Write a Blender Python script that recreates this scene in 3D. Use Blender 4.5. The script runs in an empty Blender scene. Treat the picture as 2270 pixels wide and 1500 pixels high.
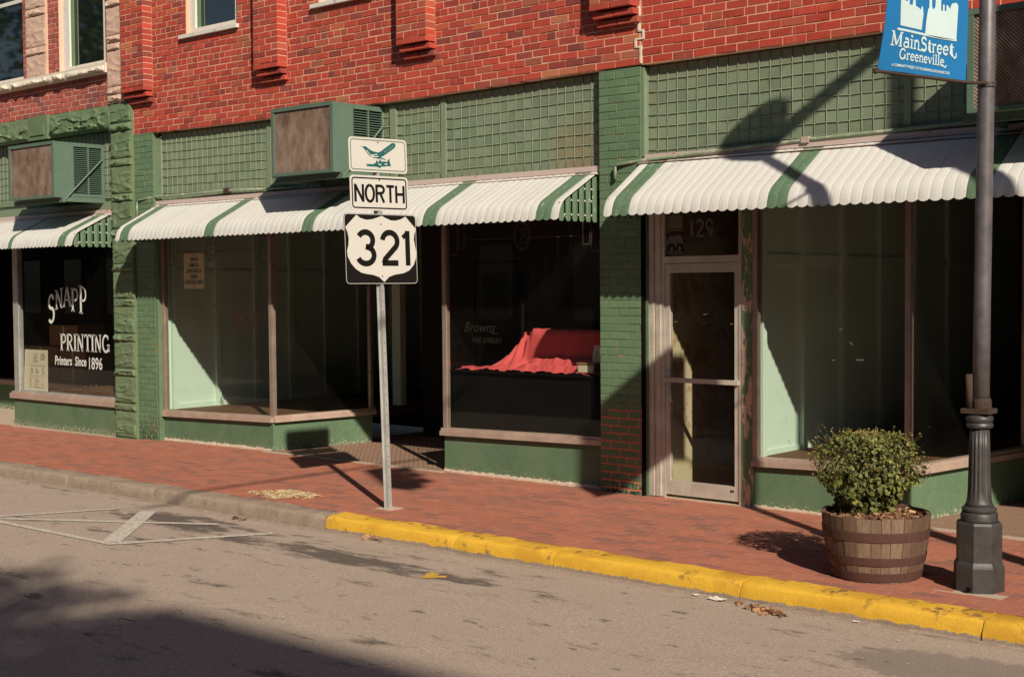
import bpy, math, random
from mathutils import Vector, Matrix
random.seed(7)
S = bpy.context.scene
COL = S.collection
R = math.radians

# ------------------------------------------------------------------ camera, sky, sun, exposure
cam_d = bpy.data.cameras.new("camera"); cam = bpy.data.objects.new("camera", cam_d); COL.objects.link(cam)
cam_d.sensor_width = 36.0; cam_d.lens = 47.805; cam_d.clip_end = 400
_th, _p, _r = 0.716986579, -0.0385492443, -0.00780255336
_v = Vector((-math.sin(_th)*math.cos(_p), math.cos(_th)*math.cos(_p), math.sin(_p)))
_rt = Vector((math.cos(_th), math.sin(_th), 0)); _up = _rt.cross(_v)
_a = math.cos(_r)*_rt + math.sin(_r)*_up; _b = -math.sin(_r)*_rt + math.cos(_r)*_up
M = Matrix((( _a.x, _b.x, -_v.x, 0.0), (_a.y, _b.y, -_v.y, -10.06), (_a.z, _b.z, -_v.z, 1.90), (0, 0, 0, 1)))
cam.matrix_world = M
S.camera = cam

SUN_AZ, SUN_EL = R(32.0), R(34.0)       # sun stands to the right (+X) and behind the camera (-Y)
SUN_DIR = Vector((math.cos(SUN_AZ)*math.cos(SUN_EL), -math.sin(SUN_AZ)*math.cos(SUN_EL), math.sin(SUN_EL)))
w = bpy.data.worlds.new("World"); S.world = w; w.use_nodes = True
nt = w.node_tree; nt.nodes.clear()
_o = nt.nodes.new("ShaderNodeOutputWorld"); _bg = nt.nodes.new("ShaderNodeBackground"); _sk = nt.nodes.new("ShaderNodeTexSky")
_sk.sky_type = 'NISHITA'; _sk.sun_disc = False; _sk.sun_elevation = SUN_EL
_sk.sun_rotation = math.atan2(SUN_DIR.x, SUN_DIR.y); _sk.dust_density = 0.7; _sk.air_density = 1.0
_bg.inputs[1].default_value = 0.05
nt.links.new(_sk.outputs[0], _bg.inputs[0]); nt.links.new(_bg.outputs[0], _o.inputs[0])
sl = bpy.data.lights.new("sun", 'SUN'); sl.energy = 5.0; sl.angle = R(0.75); sl.color = (1.0, 0.90, 0.74)
sun = bpy.data.objects.new("sun", sl); COL.objects.link(sun)
sun.rotation_euler = SUN_DIR.to_track_quat('Z', 'Y').to_euler(); sun.location = (8, -8, 12)
S.view_settings.view_transform = 'Standard'; S.view_settings.look = 'None'
S.view_settings.exposure = 0.18; S.view_settings.gamma = 1.0
S.cycles.max_bounces = 8; S.cycles.transparent_max_bounces = 12

# ------------------------------------------------------------------ materials
def nmat(name):
    m = bpy.data.materials.new(name); m.use_nodes = True
    n = m.node_tree; n.nodes.clear()
    out = n.nodes.new("ShaderNodeOutputMaterial"); b = n.nodes.new("ShaderNodeBsdfPrincipled")
    n.links.new(b.outputs[0], out.inputs[0])
    return m, n, b, out
class NB:
    """little node helper around one material tree"""
    def __init__(s, name):
        s.m, s.n, s.b, s.out = nmat(name); s.pos = None
    def P(s):
        if not s.pos: s.pos = s.n.nodes.new("ShaderNodeNewGeometry")
        return s.pos.outputs['Position']
    def link(s, a, b): s.n.links.new(a, b)
    def noise(s, scale, detail=4, rough=.6, vec=None, stretch=None, off=None):
        t = s.n.nodes.new("ShaderNodeTexNoise"); t.inputs['Scale'].default_value = scale
        t.inputs['Detail'].default_value = detail; t.inputs['Roughness'].default_value = rough
        v = vec or s.P()
        if stretch or off:
            mp = s.n.nodes.new("ShaderNodeMapping")
            if stretch: mp.inputs['Scale'].default_value = stretch
            if off: mp.inputs['Location'].default_value = off
            s.link(v, mp.inputs[0]); v = mp.outputs[0]
        s.link(v, t.inputs['Vector']); return t.outputs['Fac']
    def ramp(s, fac, stops, interp='LINEAR'):
        r = s.n.nodes.new("ShaderNodeValToRGB"); r.color_ramp.interpolation = interp
        e = r.color_ramp.elements
        while len(e) < len(stops): e.new(0.5)
        for i, (p, c) in enumerate(stops):
            e[i].position = p; e[i].color = (*c, 1) if len(c) == 3 else c
        s.link(fac, r.inputs[0]); return r.outputs[0]
    def bw(s, fac, a, b): return s.ramp(fac, [(a, (0, 0, 0)), (b, (1, 1, 1))])
    def mix(s, fac, A, B, mode='MIX'):
        x = s.n.nodes.new("ShaderNodeMix"); x.data_type = 'RGBA'; x.blend_type = mode
        if isinstance(fac, (int, float)): x.inputs[0].default_value = fac
        else: s.link(fac, x.inputs[0])
        for i, v in ((6, A), (7, B)):
            if isinstance(v, (tuple, list)): x.inputs[i].default_value = (*v, 1)
            else: s.link(v, x.inputs[i])
        return x.outputs[2]
    def math(s, op, a, b=None, clamp=False):
        x = s.n.nodes.new("ShaderNodeMath"); x.operation = op; x.use_clamp = clamp
        for i, v in enumerate((a, b)):
            if v is None: continue
            if isinstance(v, (int, float)): x.inputs[i].default_value = v
            else: s.link(v, x.inputs[i])
        return x.outputs[0]
    def sep(s):
        x = s.n.nodes.new("ShaderNodeSeparateXYZ"); s.link(s.P(), x.inputs[0]); return x.outputs
    def objrand(s): return s.n.nodes.new("ShaderNodeObjectInfo").outputs['Random']
    def island(s):
        s.P(); return s.pos.outputs['Random Per Island']
    def bump(s, h, strength=.3, dist=.01):
        x = s.n.nodes.new("ShaderNodeBump"); x.inputs['Strength'].default_value = strength
        x.inputs['Distance'].default_value = dist; s.link(h, x.inputs['Height']); s.link(x.outputs[0], s.b.inputs['Normal'])
    def done(s, col, rough=.8, metal=0.0, spec=.3):
        if isinstance(col, (tuple, list)): s.b.inputs['Base Color'].default_value = (*col, 1)
        else: s.link(col, s.b.inputs['Base Color'])
        if isinstance(rough, (int, float)): s.b.inputs['Roughness'].default_value = rough
        else: s.link(rough, s.b.inputs['Roughness'])
        s.b.inputs['Metallic'].default_value = metal; s.b.inputs['Specular IOR Level'].default_value = spec
        return s.m
def mul(c, k): return tuple(min(1, x*k) for x in c)
def surf(name, col, rough=.8, var=.18, sc=6.0, fine=90.0, bump=.25, bd=.004, metal=0, spec=.3, tint=None, stretch=None):
    b = NB(name)
    n1 = b.noise(sc, 5, .65, stretch=stretch); n2 = b.noise(fine, 3, .6, stretch=stretch)
    c = b.ramp(n1, [(.25, mul(col, 1-var)), (.5, col), (.75, mul(tint or col, 1+var))])
    c = b.mix(.5, c, b.ramp(n2, [(.3, mul(col, 1-var)), (.7, mul(col, 1+var))]))
    if bump: b.bump(n2, bump, bd)
    return b.done(c, rough, metal, spec)

BR = [(.0, (0.246, 0.041, 0.033)), (.13, (0.377, 0.051, 0.035)), (.32, (0.450, 0.060, 0.039)), (.55, (0.491, 0.070, 0.046)), (.70, (0.409, 0.057, 0.040)),
      (.80, (0.508, 0.127, 0.063)), (.88, (0.295, 0.057, 0.048)), (.95, (0.180, 0.044, 0.043)), (1.0, (0.491, 0.175, 0.088))]
BR2 = [(.0, (0.360, 0.042, 0.029)), (.3, (0.458, 0.052, 0.033)), (.6, (0.508, 0.062, 0.037)), (.85, (0.409, 0.051, 0.035)), (.95, (0.450, 0.101, 0.056)), (1, (0.295, 0.047, 0.037))]
BR3 = [(.0, (0.267, 0.073, 0.064)), (.3, (0.387, 0.098, 0.073)), (.55, (0.445, 0.116, 0.086)), (.75, (0.341, 0.091, 0.081)), (.9, (0.223, 0.079, 0.081)), (1, (0.164, 0.079, 0.086))]
def brickmat(name, ramp, island=False):
    b = NB(name); r = b.island() if island else b.objrand()
    c = b.ramp(r, ramp)
    n = b.noise(38, 5, .7); f = b.noise(240, 3, .6)
    c = b.mix(b.math('MULTIPLY', b.bw(n, .42, .72), .42), c, (.48, .13, .085))
    c = b.mix(b.math('MULTIPLY', b.bw(f, .52, .75), .35), c, (.22, .05, .04))
    st = b.noise(2.3, 4, .6)
    c = b.mix(b.math('MULTIPLY', b.bw(st, .48, .72), .42), c, (.26, .065, .05)); sm2 = b.noise(5, 5, .7, stretch=(1.6, 1, .45), off=(4, 0, 3)); c = b.mix(b.math('MULTIPLY', b.bw(sm2, .58, .74), .35), c, (.55, .22, .15))
    b.bump(b.math('ADD', n, f), .5, .004)
    return b.done(c, .86, 0, .2)
MT = {}
MT['brick'] = brickmat('red_brick', BR); MT['brick_i'] = brickmat('red_brick_far', BR, True)
MT['brickR'] = brickmat('red_brick_bright', BR2); MT['brickR_i'] = brickmat('red_brick_bright_far', BR2, True)
MT['brickL'] = brickmat('old_rose_brick', BR3); MT['brickL_i'] = brickmat('old_rose_brick_far', BR3, True)
MT['mortar'] = surf('pink_mortar', (.70, .40, .275), .95, .25, 9, 160, .5, .004)
MT['mortarL'] = surf('pale_mortar', (.68, .44, .33), .95, .2, 9, 160, .5, .004)
GREEN = (.100, .166, .096); TGREEN = (.190, .240, .158)
def greenpaint(name, col, var=.2, dirt=.35, rough=.62, brk=None, zlim=None):
    b = NB(name); n1 = b.noise(3.2, 6, .65); n2 = b.noise(30, 4, .6); n3 = b.noise(200, 3, .6)
    c = b.ramp(n1, [(.25, mul(col, 1-var)), (.5, col), (.78, (col[0]*1.25, col[1]*1.12, col[2]*1.05))])
    c = b.mix(b.math('MULTIPLY', b.bw(n2, .52, .78), dirt), c, mul(col, .55))
    c = b.mix(b.math('MULTIPLY', b.bw(n3, .45, .75), .35), c, (col[0]*1.5, col[1]*1.4, col[2]*1.5))
    scr = b.noise(9, 3, .7, stretch=(5, 5, .8))
    c = b.mix(b.math('MULTIPLY', b.bw(scr, .66, .72), .35), c, mul(col, .45))
    b.bump(b.math('ADD', n2, n3), .25, .003)
    return b.done(c, rough, 0, .35)
MT['green'] = greenpaint('green_paint', GREEN)
def bulkpaint():
    b = NB('scuffed_bulkhead_paint'); col = GREEN; n1 = b.noise(2.4, 6, .65); n2 = b.noise(11, 6, .7); n3 = b.noise(170, 3, .6); x, y, z = b.sep()
    c = b.ramp(n1, [(.28, mul(col, .78)), (.5, col), (.72, (col[0]*1.35, col[1]*1.16, col[2]*1.12))])
    c = b.mix(b.math('MULTIPLY', b.bw(n2, .50, .70), .45), c, (col[0]*1.5, col[1]*1.25, col[2]*1.3))
    c = b.mix(b.math('MULTIPLY', b.bw(n3, .45, .72), .4), c, mul(col, 1.5))
    scr = b.noise(7, 3, .75, stretch=(5, 5, 1.2), off=(2, 0, 5)); c = b.mix(b.math('MULTIPLY', b.bw(scr, .655, .675), .6), c, mul(col, .42))
    chip = b.noise(34, 5, .75, off=(8, 1, 1)); low = b.math('SUBTRACT', 1.0, b.math('MULTIPLY', z, 9.0), True)
    c = b.mix(b.bw(b.math('ADD', chip, b.math('MULTIPLY', low, .13)), .655, .675), c, (.46, .38, .29))
    dr = b.noise(9, 4, .65, stretch=(4, 4, .35), off=(0, 3, 2)); c = b.mix(b.math('MULTIPLY', b.bw(dr, .58, .72), .4), c, mul(col, .55))
    b.bump(b.math('ADD', n2, n3), .3, .003); return b.done(c, .68, 0, .3)
MT['bulk'] = bulkpaint()
MT['tgreen'] = greenpaint('pale_green_paint', TGREEN, .16, .25)
def tilepaint():
    b = NB('painted_prism_tile'); r = b.objrand(); n1 = b.noise(2.2, 5, .65); n2 = b.noise(26, 4, .6); n3 = b.noise(230, 3, .6); col = TGREEN; x, y, z = b.sep()
    c = b.ramp(r, [(0, mul(col, .80)), (.5, col), (.93, (col[0]*1.12, col[1]*1.08, col[2]*1.08)), (1, (col[0]*1.05, col[1]*.92, col[2]*.85))])
    c = b.mix(b.math('MULTIPLY', b.bw(n1, .48, .72), .45), c, (.21, .205, .13))
    c = b.mix(b.math('MULTIPLY', b.bw(n2, .52, .78), .35), c, mul(col, .55)); c = b.mix(b.math('MULTIPLY', b.bw(n3, .45, .72), .4), c, mul(col, 1.45))
    dx = b.math('MULTIPLY', b.math('ADD', x, 7.95), 2.6); dz = b.math('MULTIPLY', b.math('ADD', z, -3.12), 2.4)
    rust = b.math('SUBTRACT', 1.0, b.math('ADD', b.math('MULTIPLY', dx, dx), b.math('MULTIPLY', dz, dz)), True)
    c = b.mix(b.math('MULTIPLY', b.math('MULTIPLY', rust, b.bw(n2, .35, .6)), .75), c, (.27, .15, .075))
    top = b.math('MULTIPLY', b.math('SUBTRACT', z, 3.66), 7.0, True); c = b.mix(b.math('MULTIPLY', top, .45), c, (.20, .17, .115))
    b.bump(b.math('ADD', n2, n3), .3, .003); return b.done(c, b.math('ADD', .45, b.math('MULTIPLY', n2, .35)), 0, .4)
MT['tilepaint'] = tilepaint()
MT['came'] = greenpaint('leading_paint', (.23, .285, .19), .1, .2); MT['acgreen'] = greenpaint('casing_green_paint', (.100, .160, .120), .12, .22, .5)
MT['stonegreen'] = greenpaint('green_painted_stone', (.130, .188, .100), .2, .4, .75)
MT['trimgreen'] = greenpaint('green_trim', (.105, .168, .092), .2, .4)
# painted bricks whose paint has failed near the pavement
def pierbrick(name):
    b = NB(name); x, y, z = b.sep(); n = b.noise(26, 5, .7); n1 = b.noise(4, 4, .6); n3 = b.noise(170, 3, .6)
    c = b.ramp(b.objrand(), [(0, (.105, .180, .098)), (.5, (.120, .200, .108)), (1, (.135, .215, .116))])
    c = b.mix(b.math('MULTIPLY', b.bw(n1, .45, .7), .4), c, (.095, .150, .09))
    c = b.mix(b.math('MULTIPLY', b.bw(n3, .45, .75), .3), c, (.20, .26, .165))
    low = b.math('SUBTRACT', 1.0, b.math('MULTIPLY', z, 3.6), True)
    pk = b.math('MULTIPLY', b.bw(n, .47, .53), low, True)
    c = b.mix(pk, c, (.018, .022, .02))
    mid = b.bw(b.noise(13, 4, .65, off=(3, 1, 7)), .705, .725)
    c = b.mix(b.math('MULTIPLY', mid, .5), c, (.36, .10, .06))
    b.bump(b.math('ADD', n, n3), .5, .005)
    return b.done(c, .68, 0, .3)
MT['pierbrick'] = pierbrick('painted_pier_brick')
def piermortar(name, red_on=1.0):
    b = NB(name); x, y, z = b.sep(); n = b.noise(7, 4, .6); n3 = b.noise(120, 3, .6)
    th = b.math('ADD', z, b.math('MULTIPLY', b.math('SUBTRACT', n, .5), .5))
    red = b.math('SUBTRACT', 1.0, b.math('MULTIPLY', b.math('SUBTRACT', th, .74), 12.0), True)
    spots = b.bw(b.noise(4.5, 5, .7, off=(1, 4, 2)), .62, .66)
    red = b.math('MAXIMUM', red, b.math('MULTIPLY', spots, .8))
    if not red_on: red = b.math('MULTIPLY', spots, .8)
    c = b.mix(red, (.115, .175, .098), (.56, .18, .115))
    b.bump(n3, .4, .004)
    return b.done(c, .85, 0, .2)
MT['piermortar'] = piermortar('pier_mortar'); MT['piermortarL'] = piermortar('pier_mortar_sound', 0)
MT['stone'] = surf('pink_sandstone', (.58, .40, .31), .9, .22, 7, 60, .6, .006)
MT['sillstone'] = surf('white_sill_stone', (.66, .58, .48), .85, .2, 14, 90, .4, .004)
def peel(name, col, under, lo=.56, hi=.60, sc=8, stretch=(1, 1, .35), rough=.55):
    b = NB(name); n = b.noise(sc, 5, .7, stretch=stretch); f = b.noise(130, 3, .6)
    c = b.mix(b.bw(n, lo, hi), b.ramp(f, [(.3, mul(col, .9)), (.7, mul(col, 1.06))]), under)
    b.bump(n, .3, .003); return b.done(c, rough, 0, .35)
MT['whitepaint'] = peel('white_window_paint', (.68, .66, .60), (.42, .36, .30), .60, .66, 9)
MT['postpaint'] = peel('peeling_green_post', (.125, .21, .105), (.62, .42, .33), .535, .555, 5.5, (2.6, 2.6, .9))
def alum(name, col=(.46, .36, .30), rough=.42, metal=.55):
    b = NB(name); n = b.noise(60, 3, .6, stretch=(1, 1, .12)); m2 = b.noise(5, 4, .6)
    c = b.ramp(m2, [(.3, mul(col, .8)), (.7, mul(col, 1.12))]); c = b.mix(b.math('MULTIPLY', b.bw(n, .4, .7), .3), c, mul(col, .6))
    b.bump(n, .08, .002); return b.done(c, rough, metal, .4)
MT['alum'] = alum('dull_bronze_aluminium'); MT['sill'] = alum('worn_sill_metal', (.50, .37, .30), .6, .25)
MT['door'] = alum('door_aluminium', (.60, .54, .47), .45, .3)
def awn(name, col):
    b = NB(name); n = b.noise(4, 5, .7, stretch=(5, .8, .8)); f = b.noise(60, 4, .6); x, y, z = b.sep()
    c = b.ramp(b.objrand(), [(0, mul(col, .93)), (1, mul(col, 1.03))]); c = b.mix(.4, c, b.ramp(f, [(.3, mul(col, .93)), (.7, mul(col, 1.04))]))
    c = b.mix(b.math('MULTIPLY', b.bw(n, .58, .76), .20), c, (.46, .38, .30))
    lip = b.math('MULTIPLY', b.math('SUBTRACT', 2.60, z), 9.0, True)
    c = b.mix(b.math('MULTIPLY', b.math('MULTIPLY', lip, b.bw(b.noise(20, 4, .7, stretch=(2, 1, .35)), .54, .64)), .55), c, (.40, .27, .18))
    sp = b.bw(b.noise(90, 2, .5), .71, .75); c = b.mix(b.math('MULTIPLY', sp, .6), c, (.30, .18, .11))
    c = b.mix(b.pos.outputs['Backfacing'], c, (.045, .04, .035))      # underside coloured dark for shade, to bounce less light into the windows
    return b.done(c, .5, 0, .35)
MT['awnwhite'] = awn('white_enamel', (.64, .63, .60))
def awng(name):
    b = NB(name); n = b.noise(22, 5, .75, stretch=(1, 1, .6)); f = b.noise(120, 3, .6)
    c = b.ramp(f, [(.3, (.095, .165, .098)), (.7, (.125, .20, .12))])
    c = b.mix(b.bw(n, .60, .66), c, (.44, .46, .40)); return b.done(c, .5, 0, .4)
MT['awngreen'] = awng('chipped_green_enamel')
MT['flash'] = peel('pinkish_flashing', (.56, .44, .40), (.45, .17, .12), .60, .66, 6, (1, 1, 1), .5)
def grille():
    b = NB('rusty_grille'); x = b.n.nodes.new("ShaderNodeTexWave"); x.wave_type = 'BANDS'; x.bands_direction = 'DIAGONAL'
    x.inputs['Scale'].default_value = 24; x.inputs['Distortion'].default_value = .6; b.link(b.P(), x.inputs[0])
    n = b.noise(4.5, 5, .7, stretch=(1.4, 1, .8)); c = b.ramp(n, [(.32, (.15, .09, .06)), (.5, (.34, .235, .17)), (.68, (.52, .39, .31))])
    c = b.mix(b.math('MULTIPLY', b.bw(x.outputs['Fac'], .25, .7), .75), c, (.075, .045, .032))
    b.bump(x.outputs['Fac'], .5, .004); return b.done(c, .75, .2, .3)
MT['grille'] = grille()
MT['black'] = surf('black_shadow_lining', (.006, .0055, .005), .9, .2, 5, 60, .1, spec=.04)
MT['louvredark'] = surf('dark_duct_inside', (.02, .022, .018), .9, .2)
def glass(name, tint=(.95, .965, .945), rough=.0, dirt=.003, refl=.018):
    m = bpy.data.materials.new(name); m.use_nodes = True; n = m.node_tree; n.nodes.clear()
    out = n.nodes.new("ShaderNodeOutputMaterial"); mx = n.nodes.new("ShaderNodeMixShader")
    gm = n.nodes.new("ShaderNodeNewGeometry"); dp = n.nodes.new("ShaderNodeVectorMath"); dp.operation = 'DOT_PRODUCT'
    n.links.new(gm.outputs['Normal'], dp.inputs[0]); n.links.new(gm.outputs['Incoming'], dp.inputs[1])
    def mth(op, a, b):
        x = n.nodes.new("ShaderNodeMath"); x.operation = op; x.use_clamp = True
        for i, v in enumerate((a, b)):
            if isinstance(v, float): x.inputs[i].default_value = v
            else: n.links.new(v, x.inputs[i])
        return x
    ab = n.nodes.new("ShaderNodeMath"); ab.operation = 'ABSOLUTE'; n.links.new(dp.outputs['Value'], ab.inputs[0])
    fr = mth('ADD', mth('MULTIPLY', mth('POWER', mth('SUBTRACT', 1.0, ab.outputs[0]).outputs[0], 5.0).outputs[0], .9).outputs[0], refl)   # Schlick, same from both faces
    tr = n.nodes.new("ShaderNodeBsdfTransparent"); gl = n.nodes.new("ShaderNodeBsdfGlossy")
    tr.inputs[0].default_value = (*tint, 1); gl.inputs['Roughness'].default_value = rough
    df = n.nodes.new("ShaderNodeBsdfDiffuse"); df.inputs[0].default_value = (.45, .42, .36, 1)
    mx2 = n.nodes.new("ShaderNodeMixShader"); tn = n.nodes.new("ShaderNodeTexNoise"); tn.inputs['Scale'].default_value = 3.5; tn.inputs['Detail'].default_value = 6
    ge = n.nodes.new("ShaderNodeNewGeometry"); n.links.new(ge.outputs['Position'], tn.inputs['Vector'])
    mm = n.nodes.new("ShaderNodeMath"); mm.operation = 'MULTIPLY'; mm.inputs[1].default_value = dirt*2; n.links.new(tn.outputs['Fac'], mm.inputs[0])
    n.links.new(fr.outputs[0], mx.inputs[0]); n.links.new(tr.outputs[0], mx.inputs[1]); n.links.new(gl.outputs[0], mx.inputs[2])
    n.links.new(mm.outputs[0], mx2.inputs[0]); n.links.new(mx.outputs[0], mx2.inputs[1]); n.links.new(df.outputs[0], mx2.inputs[2])
    n.links.new(mx2.outputs[0], out.inputs[0]); return m
MT['glass'] = glass('shop_glass')
def upglass():
    b = NB('upper_window_glass'); b.b.inputs['IOR'].default_value = 2.3; return b.done((.008, .012, .012), .03, 0, .5)
MT['upglass'] = upglass()
MT['mint'] = surf('mint_panel_paint', (.56, .69, .60), .6, .08, 3, 70, .1, .002)
MT['dispfloor'] = surf('brown_display_floor', (.13, .065, .034), .8, .25, 5, 80, .2)
MT['inwall'] = surf('dim_interior_wall', (.022, .018, .015), .9, .2, 3, 40, .1)
MT['infloor'] = surf('dim_interior_floor', (.07, .05, .035), .9, .2, 3, 40, .1)
MT['plaster'] = peel('hall_plaster', (.50, .42, .27), (.40, .26, .15), .53, .55, 3, (1, 1, 1), .9)
MT['signwhite'] = surf('sign_white_sheeting', (.54, .52, .485), .5, .04, 6, 60, .05, .001)
MT['signblack'] = surf('sign_black_sheeting', (.010, .0085, .008), .6, .1, 8, 80, .05, .001, spec=.08)
MT['teal'] = surf('bird_teal_ink', (.010, .10, .095), .5, .2, 40, 200, 0)
MT['galv'] = alum('galvanised_steel', (.52, .52, .50), .45, .5)
def iron(name, col=(.055, .05, .05)):
    b = NB(name); n = b.noise(10, 5, .7); f = b.noise(140, 3, .6)
    c = b.ramp(n, [(.3, mul(col, .75)), (.7, mul(col, 1.35))])
    c = b.mix(b.bw(f, .72, .78), c, (.30, .27, .24)); b.bump(f, .3, .003)
    return b.done(c, .48, .25, .5)
MT['iron'] = iron('dark_cast_iron'); MT['polepaint'] = iron('bronze_brown_pole', (.112, .100, .108)); MT['rust'] = surf('rusty_steel', (.055, .034, .026), .85, .35, 14, 120, .5)
MT['blue'] = surf('blue_banner_cloth', (.009, .155, .40), .75, .08, 3, 400, .15, .001)
MT['bannerwhite'] = surf('pale_banner_print', (.52, .66, .68), .75, .05, 3, 300, 0)
def wood():
    b = NB('weathered_stave_oak'); n = b.noise(16, 5, .7, stretch=(3, 3, .5)); f = b.noise(110, 4, .65, stretch=(1.5, 1.5, .4))
    c = b.ramp(b.objrand(), [(0, (.125, .078, .054)), (.35, (.155, .098, .068)), (.7, (.195, .128, .09)), (1, (.25, .172, .125))])
    c = b.mix(b.math('MULTIPLY', b.bw(n, .42, .72), .55), c, (.075, .045, .032)); c = b.mix(b.math('MULTIPLY', b.bw(f, .5, .75), .6), c, (.07, .04, .028))
    b.bump(b.math('ADD', n, f), .6, .004); return b.done(c, .88, 0, .2)
MT['wood'] = wood(); MT['hoop'] = surf('rusted_hoop_iron', (.085, .038, .030), .8, .3, 18, 120, .4)
MT['soil'] = surf('bark_mulch_soil', (.20, .085, .05), .95, .5, 30, 140, .9, .01)
def leafmat(name, a, bcol, c2):
    b = NB(name); r = b.island(); c = b.ramp(r, [(0, a), (.6, bcol), (.93, mul(bcol, 1.5)), (1, c2)])
    b.b.inputs['Subsurface Weight'].default_value = 0.0
    return b.done(c, .55, 0, .35)
MT['leaf'] = leafmat('shrub_leaf', (.050, .060, .017), (.112, .125, .030), (.30, .25, .05))
MT['bud'] = leafmat('shrub_bud', (.22, .15, .045), (.32, .23, .07), (.40, .32, .12)); MT['stem'] = surf('green_brown_stem', (.08, .07, .025), .8)
MT['treeleaf'] = leafmat('tree_leaf', (.03, .055, .012), (.06, .10, .02), (.12, .14, .03)); MT['bark'] = surf('tree_bark', (.12, .085, .06), .95, .3, 9, 60, .6, .02)
MT['red'] = surf('coral_red_cloth', (.64, .100, .106), .85, .16, 9, 240, .5, .003, spec=.1)
MT['paper'] = surf('newsprint', (.62, .55, .43), .85, .08, 8, 120, .05); MT['ink'] = surf('grey_news_ink', (.30, .25, .20), .9, .2)
MT['letter'] = surf('white_letter_paint', (.68, .70, .66), .6, .08, 14, 90, 0); MT['letter_and_reflection'] = surf('worn_letters_and_painted_reflections', (.15, .135, .105), .7, .3, 30, 90, 0)
MT['gilt'] = surf('faded_gilt_line', (.06, .055, .045), .6, .25, 20, 90, 0); MT['giltdim'] = surf('worn_gilt_script', (.022, .018, .012), .7, .3); MT['darkscript'] = surf('maroon_script', (.03, .010, .008), .7, .2)
MT['plate'] = surf('notice_reflection_and_brass', (.80, .68, .42), .6, .12, 9, 60, .05); MT['card'] = surf('cardboard', (.30, .15, .075), .9, .15, 6, 60, .1)
MT['straw'] = leafmat('dry_straw', (.58, .44, .23), (.72, .58, .34), (.78, .66, .42)); MT['dryleaf'] = leafmat('dry_leaf', (.16, .09, .05), (.28, .15, .08), (.40, .24, .12))
MT['scrap'] = surf('white_paper_scrap', (.56, .52, .46), .8, .1); MT['conc'] = surf('old_concrete', (.46, .36, .28), .92, .25, 12, 90, .6, .005)
MT['pipe'] = peel('painted_conduit', (.24, .30, .19), (.46, .42, .36), .52, .6, 10, (1, 1, 1), .5)

def pavebrick(name, island):
    b = NB(name); r = b.island() if island else b.objrand()
    c = b.ramp(r, [(0, (.25, .120, .092)), (.10, (.30, .126, .092)), (.3, (.35, .134, .090)), (.6, (.38, .142, .092)), (.85, (.41, .155, .10)), (1, (.31, .138, .105))])
    p = b.noise(1.6, 4, .6, stretch=(.75, 1.7, 1)); n = b.noise(24, 5, .7); f = b.noise(260, 3, .6)
    c = b.mix(b.math('MULTIPLY', b.bw(p, .54, .68), .62), c, (.225, .125, .095))
    c = b.mix(b.math('MULTIPLY', b.bw(n, .48, .75), .35), c, (.47, .20, .13))
    c = b.mix(b.math('MULTIPLY', b.bw(f, .50, .74), .4), c, (.30, .12, .085))
    c = b.mix(b.math('MULTIPLY', b.bw(f, .66, .74), .5), c, (.60, .42, .32))
    b.bump(b.math('ADD', n, f), .35, .003); return b.done(c, .9, 0, .15)
MT['pave'] = pavebrick('paving_brick', False); MT['pave_i'] = pavebrick('paving_brick_far', True)
MT['sand'] = surf('joint_sand', (.29, .125, .085), .95, .3, 14, 120, .5)
def kerbmat():
    b = NB('kerb_concrete_and_yellow_paint'); x, y, z = b.sep(); n = b.noise(9, 5, .7); f = b.noise(80, 4, .65); big = b.noise(2.2, 4, .6)
    con = b.ramp(f, [(.25, (.17, .13, .10)), (.5, (.31, .24, .185)), (.8, (.42, .34, .27))])
    con = b.mix(b.math('MULTIPLY', b.bw(n, .45, .7), .55), con, (.17, .115, .085))
    yel = b.ramp(f, [(.25, (.60, .335, .03)), (.6, (.70, .41, .042)), (.85, (.75, .48, .08))])
    yel = b.mix(b.math('MULTIPLY', b.bw(big, .5, .62), .5), yel, (.46, .22, .02))
    yel = b.mix(b.math('MULTIPLY', b.math('MULTIPLY', b.bw(n, .55, .62), b.bw(b.noise(1.2, 2, .5, off=(5, 0, 0)), .44, .56)), .9), yel, (.20, .11, .045))
    xx = b.math('ADD', x, b.math('MULTIPLY', b.math('SUBTRACT', n, .5), .05))
    isy = b.math('MULTIPLY', b.math('ADD', xx, 8.80), 60.0, True)
    low = b.math('ADD', z, b.math('MULTIPLY', b.math('SUBTRACT', b.noise(7, 4, .7, stretch=(1, .3, .05)), .5), .075))
    low = b.math('MULTIPLY', b.math('ADD', low, .148), 200.0, True)
    c = b.mix(b.math('MULTIPLY', isy, low), con, yel)
    b.bump(b.math('ADD', n, f), .55, .006); return b.done(c, .72, 0, .3)
MT['kerb'] = kerbmat()
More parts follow.
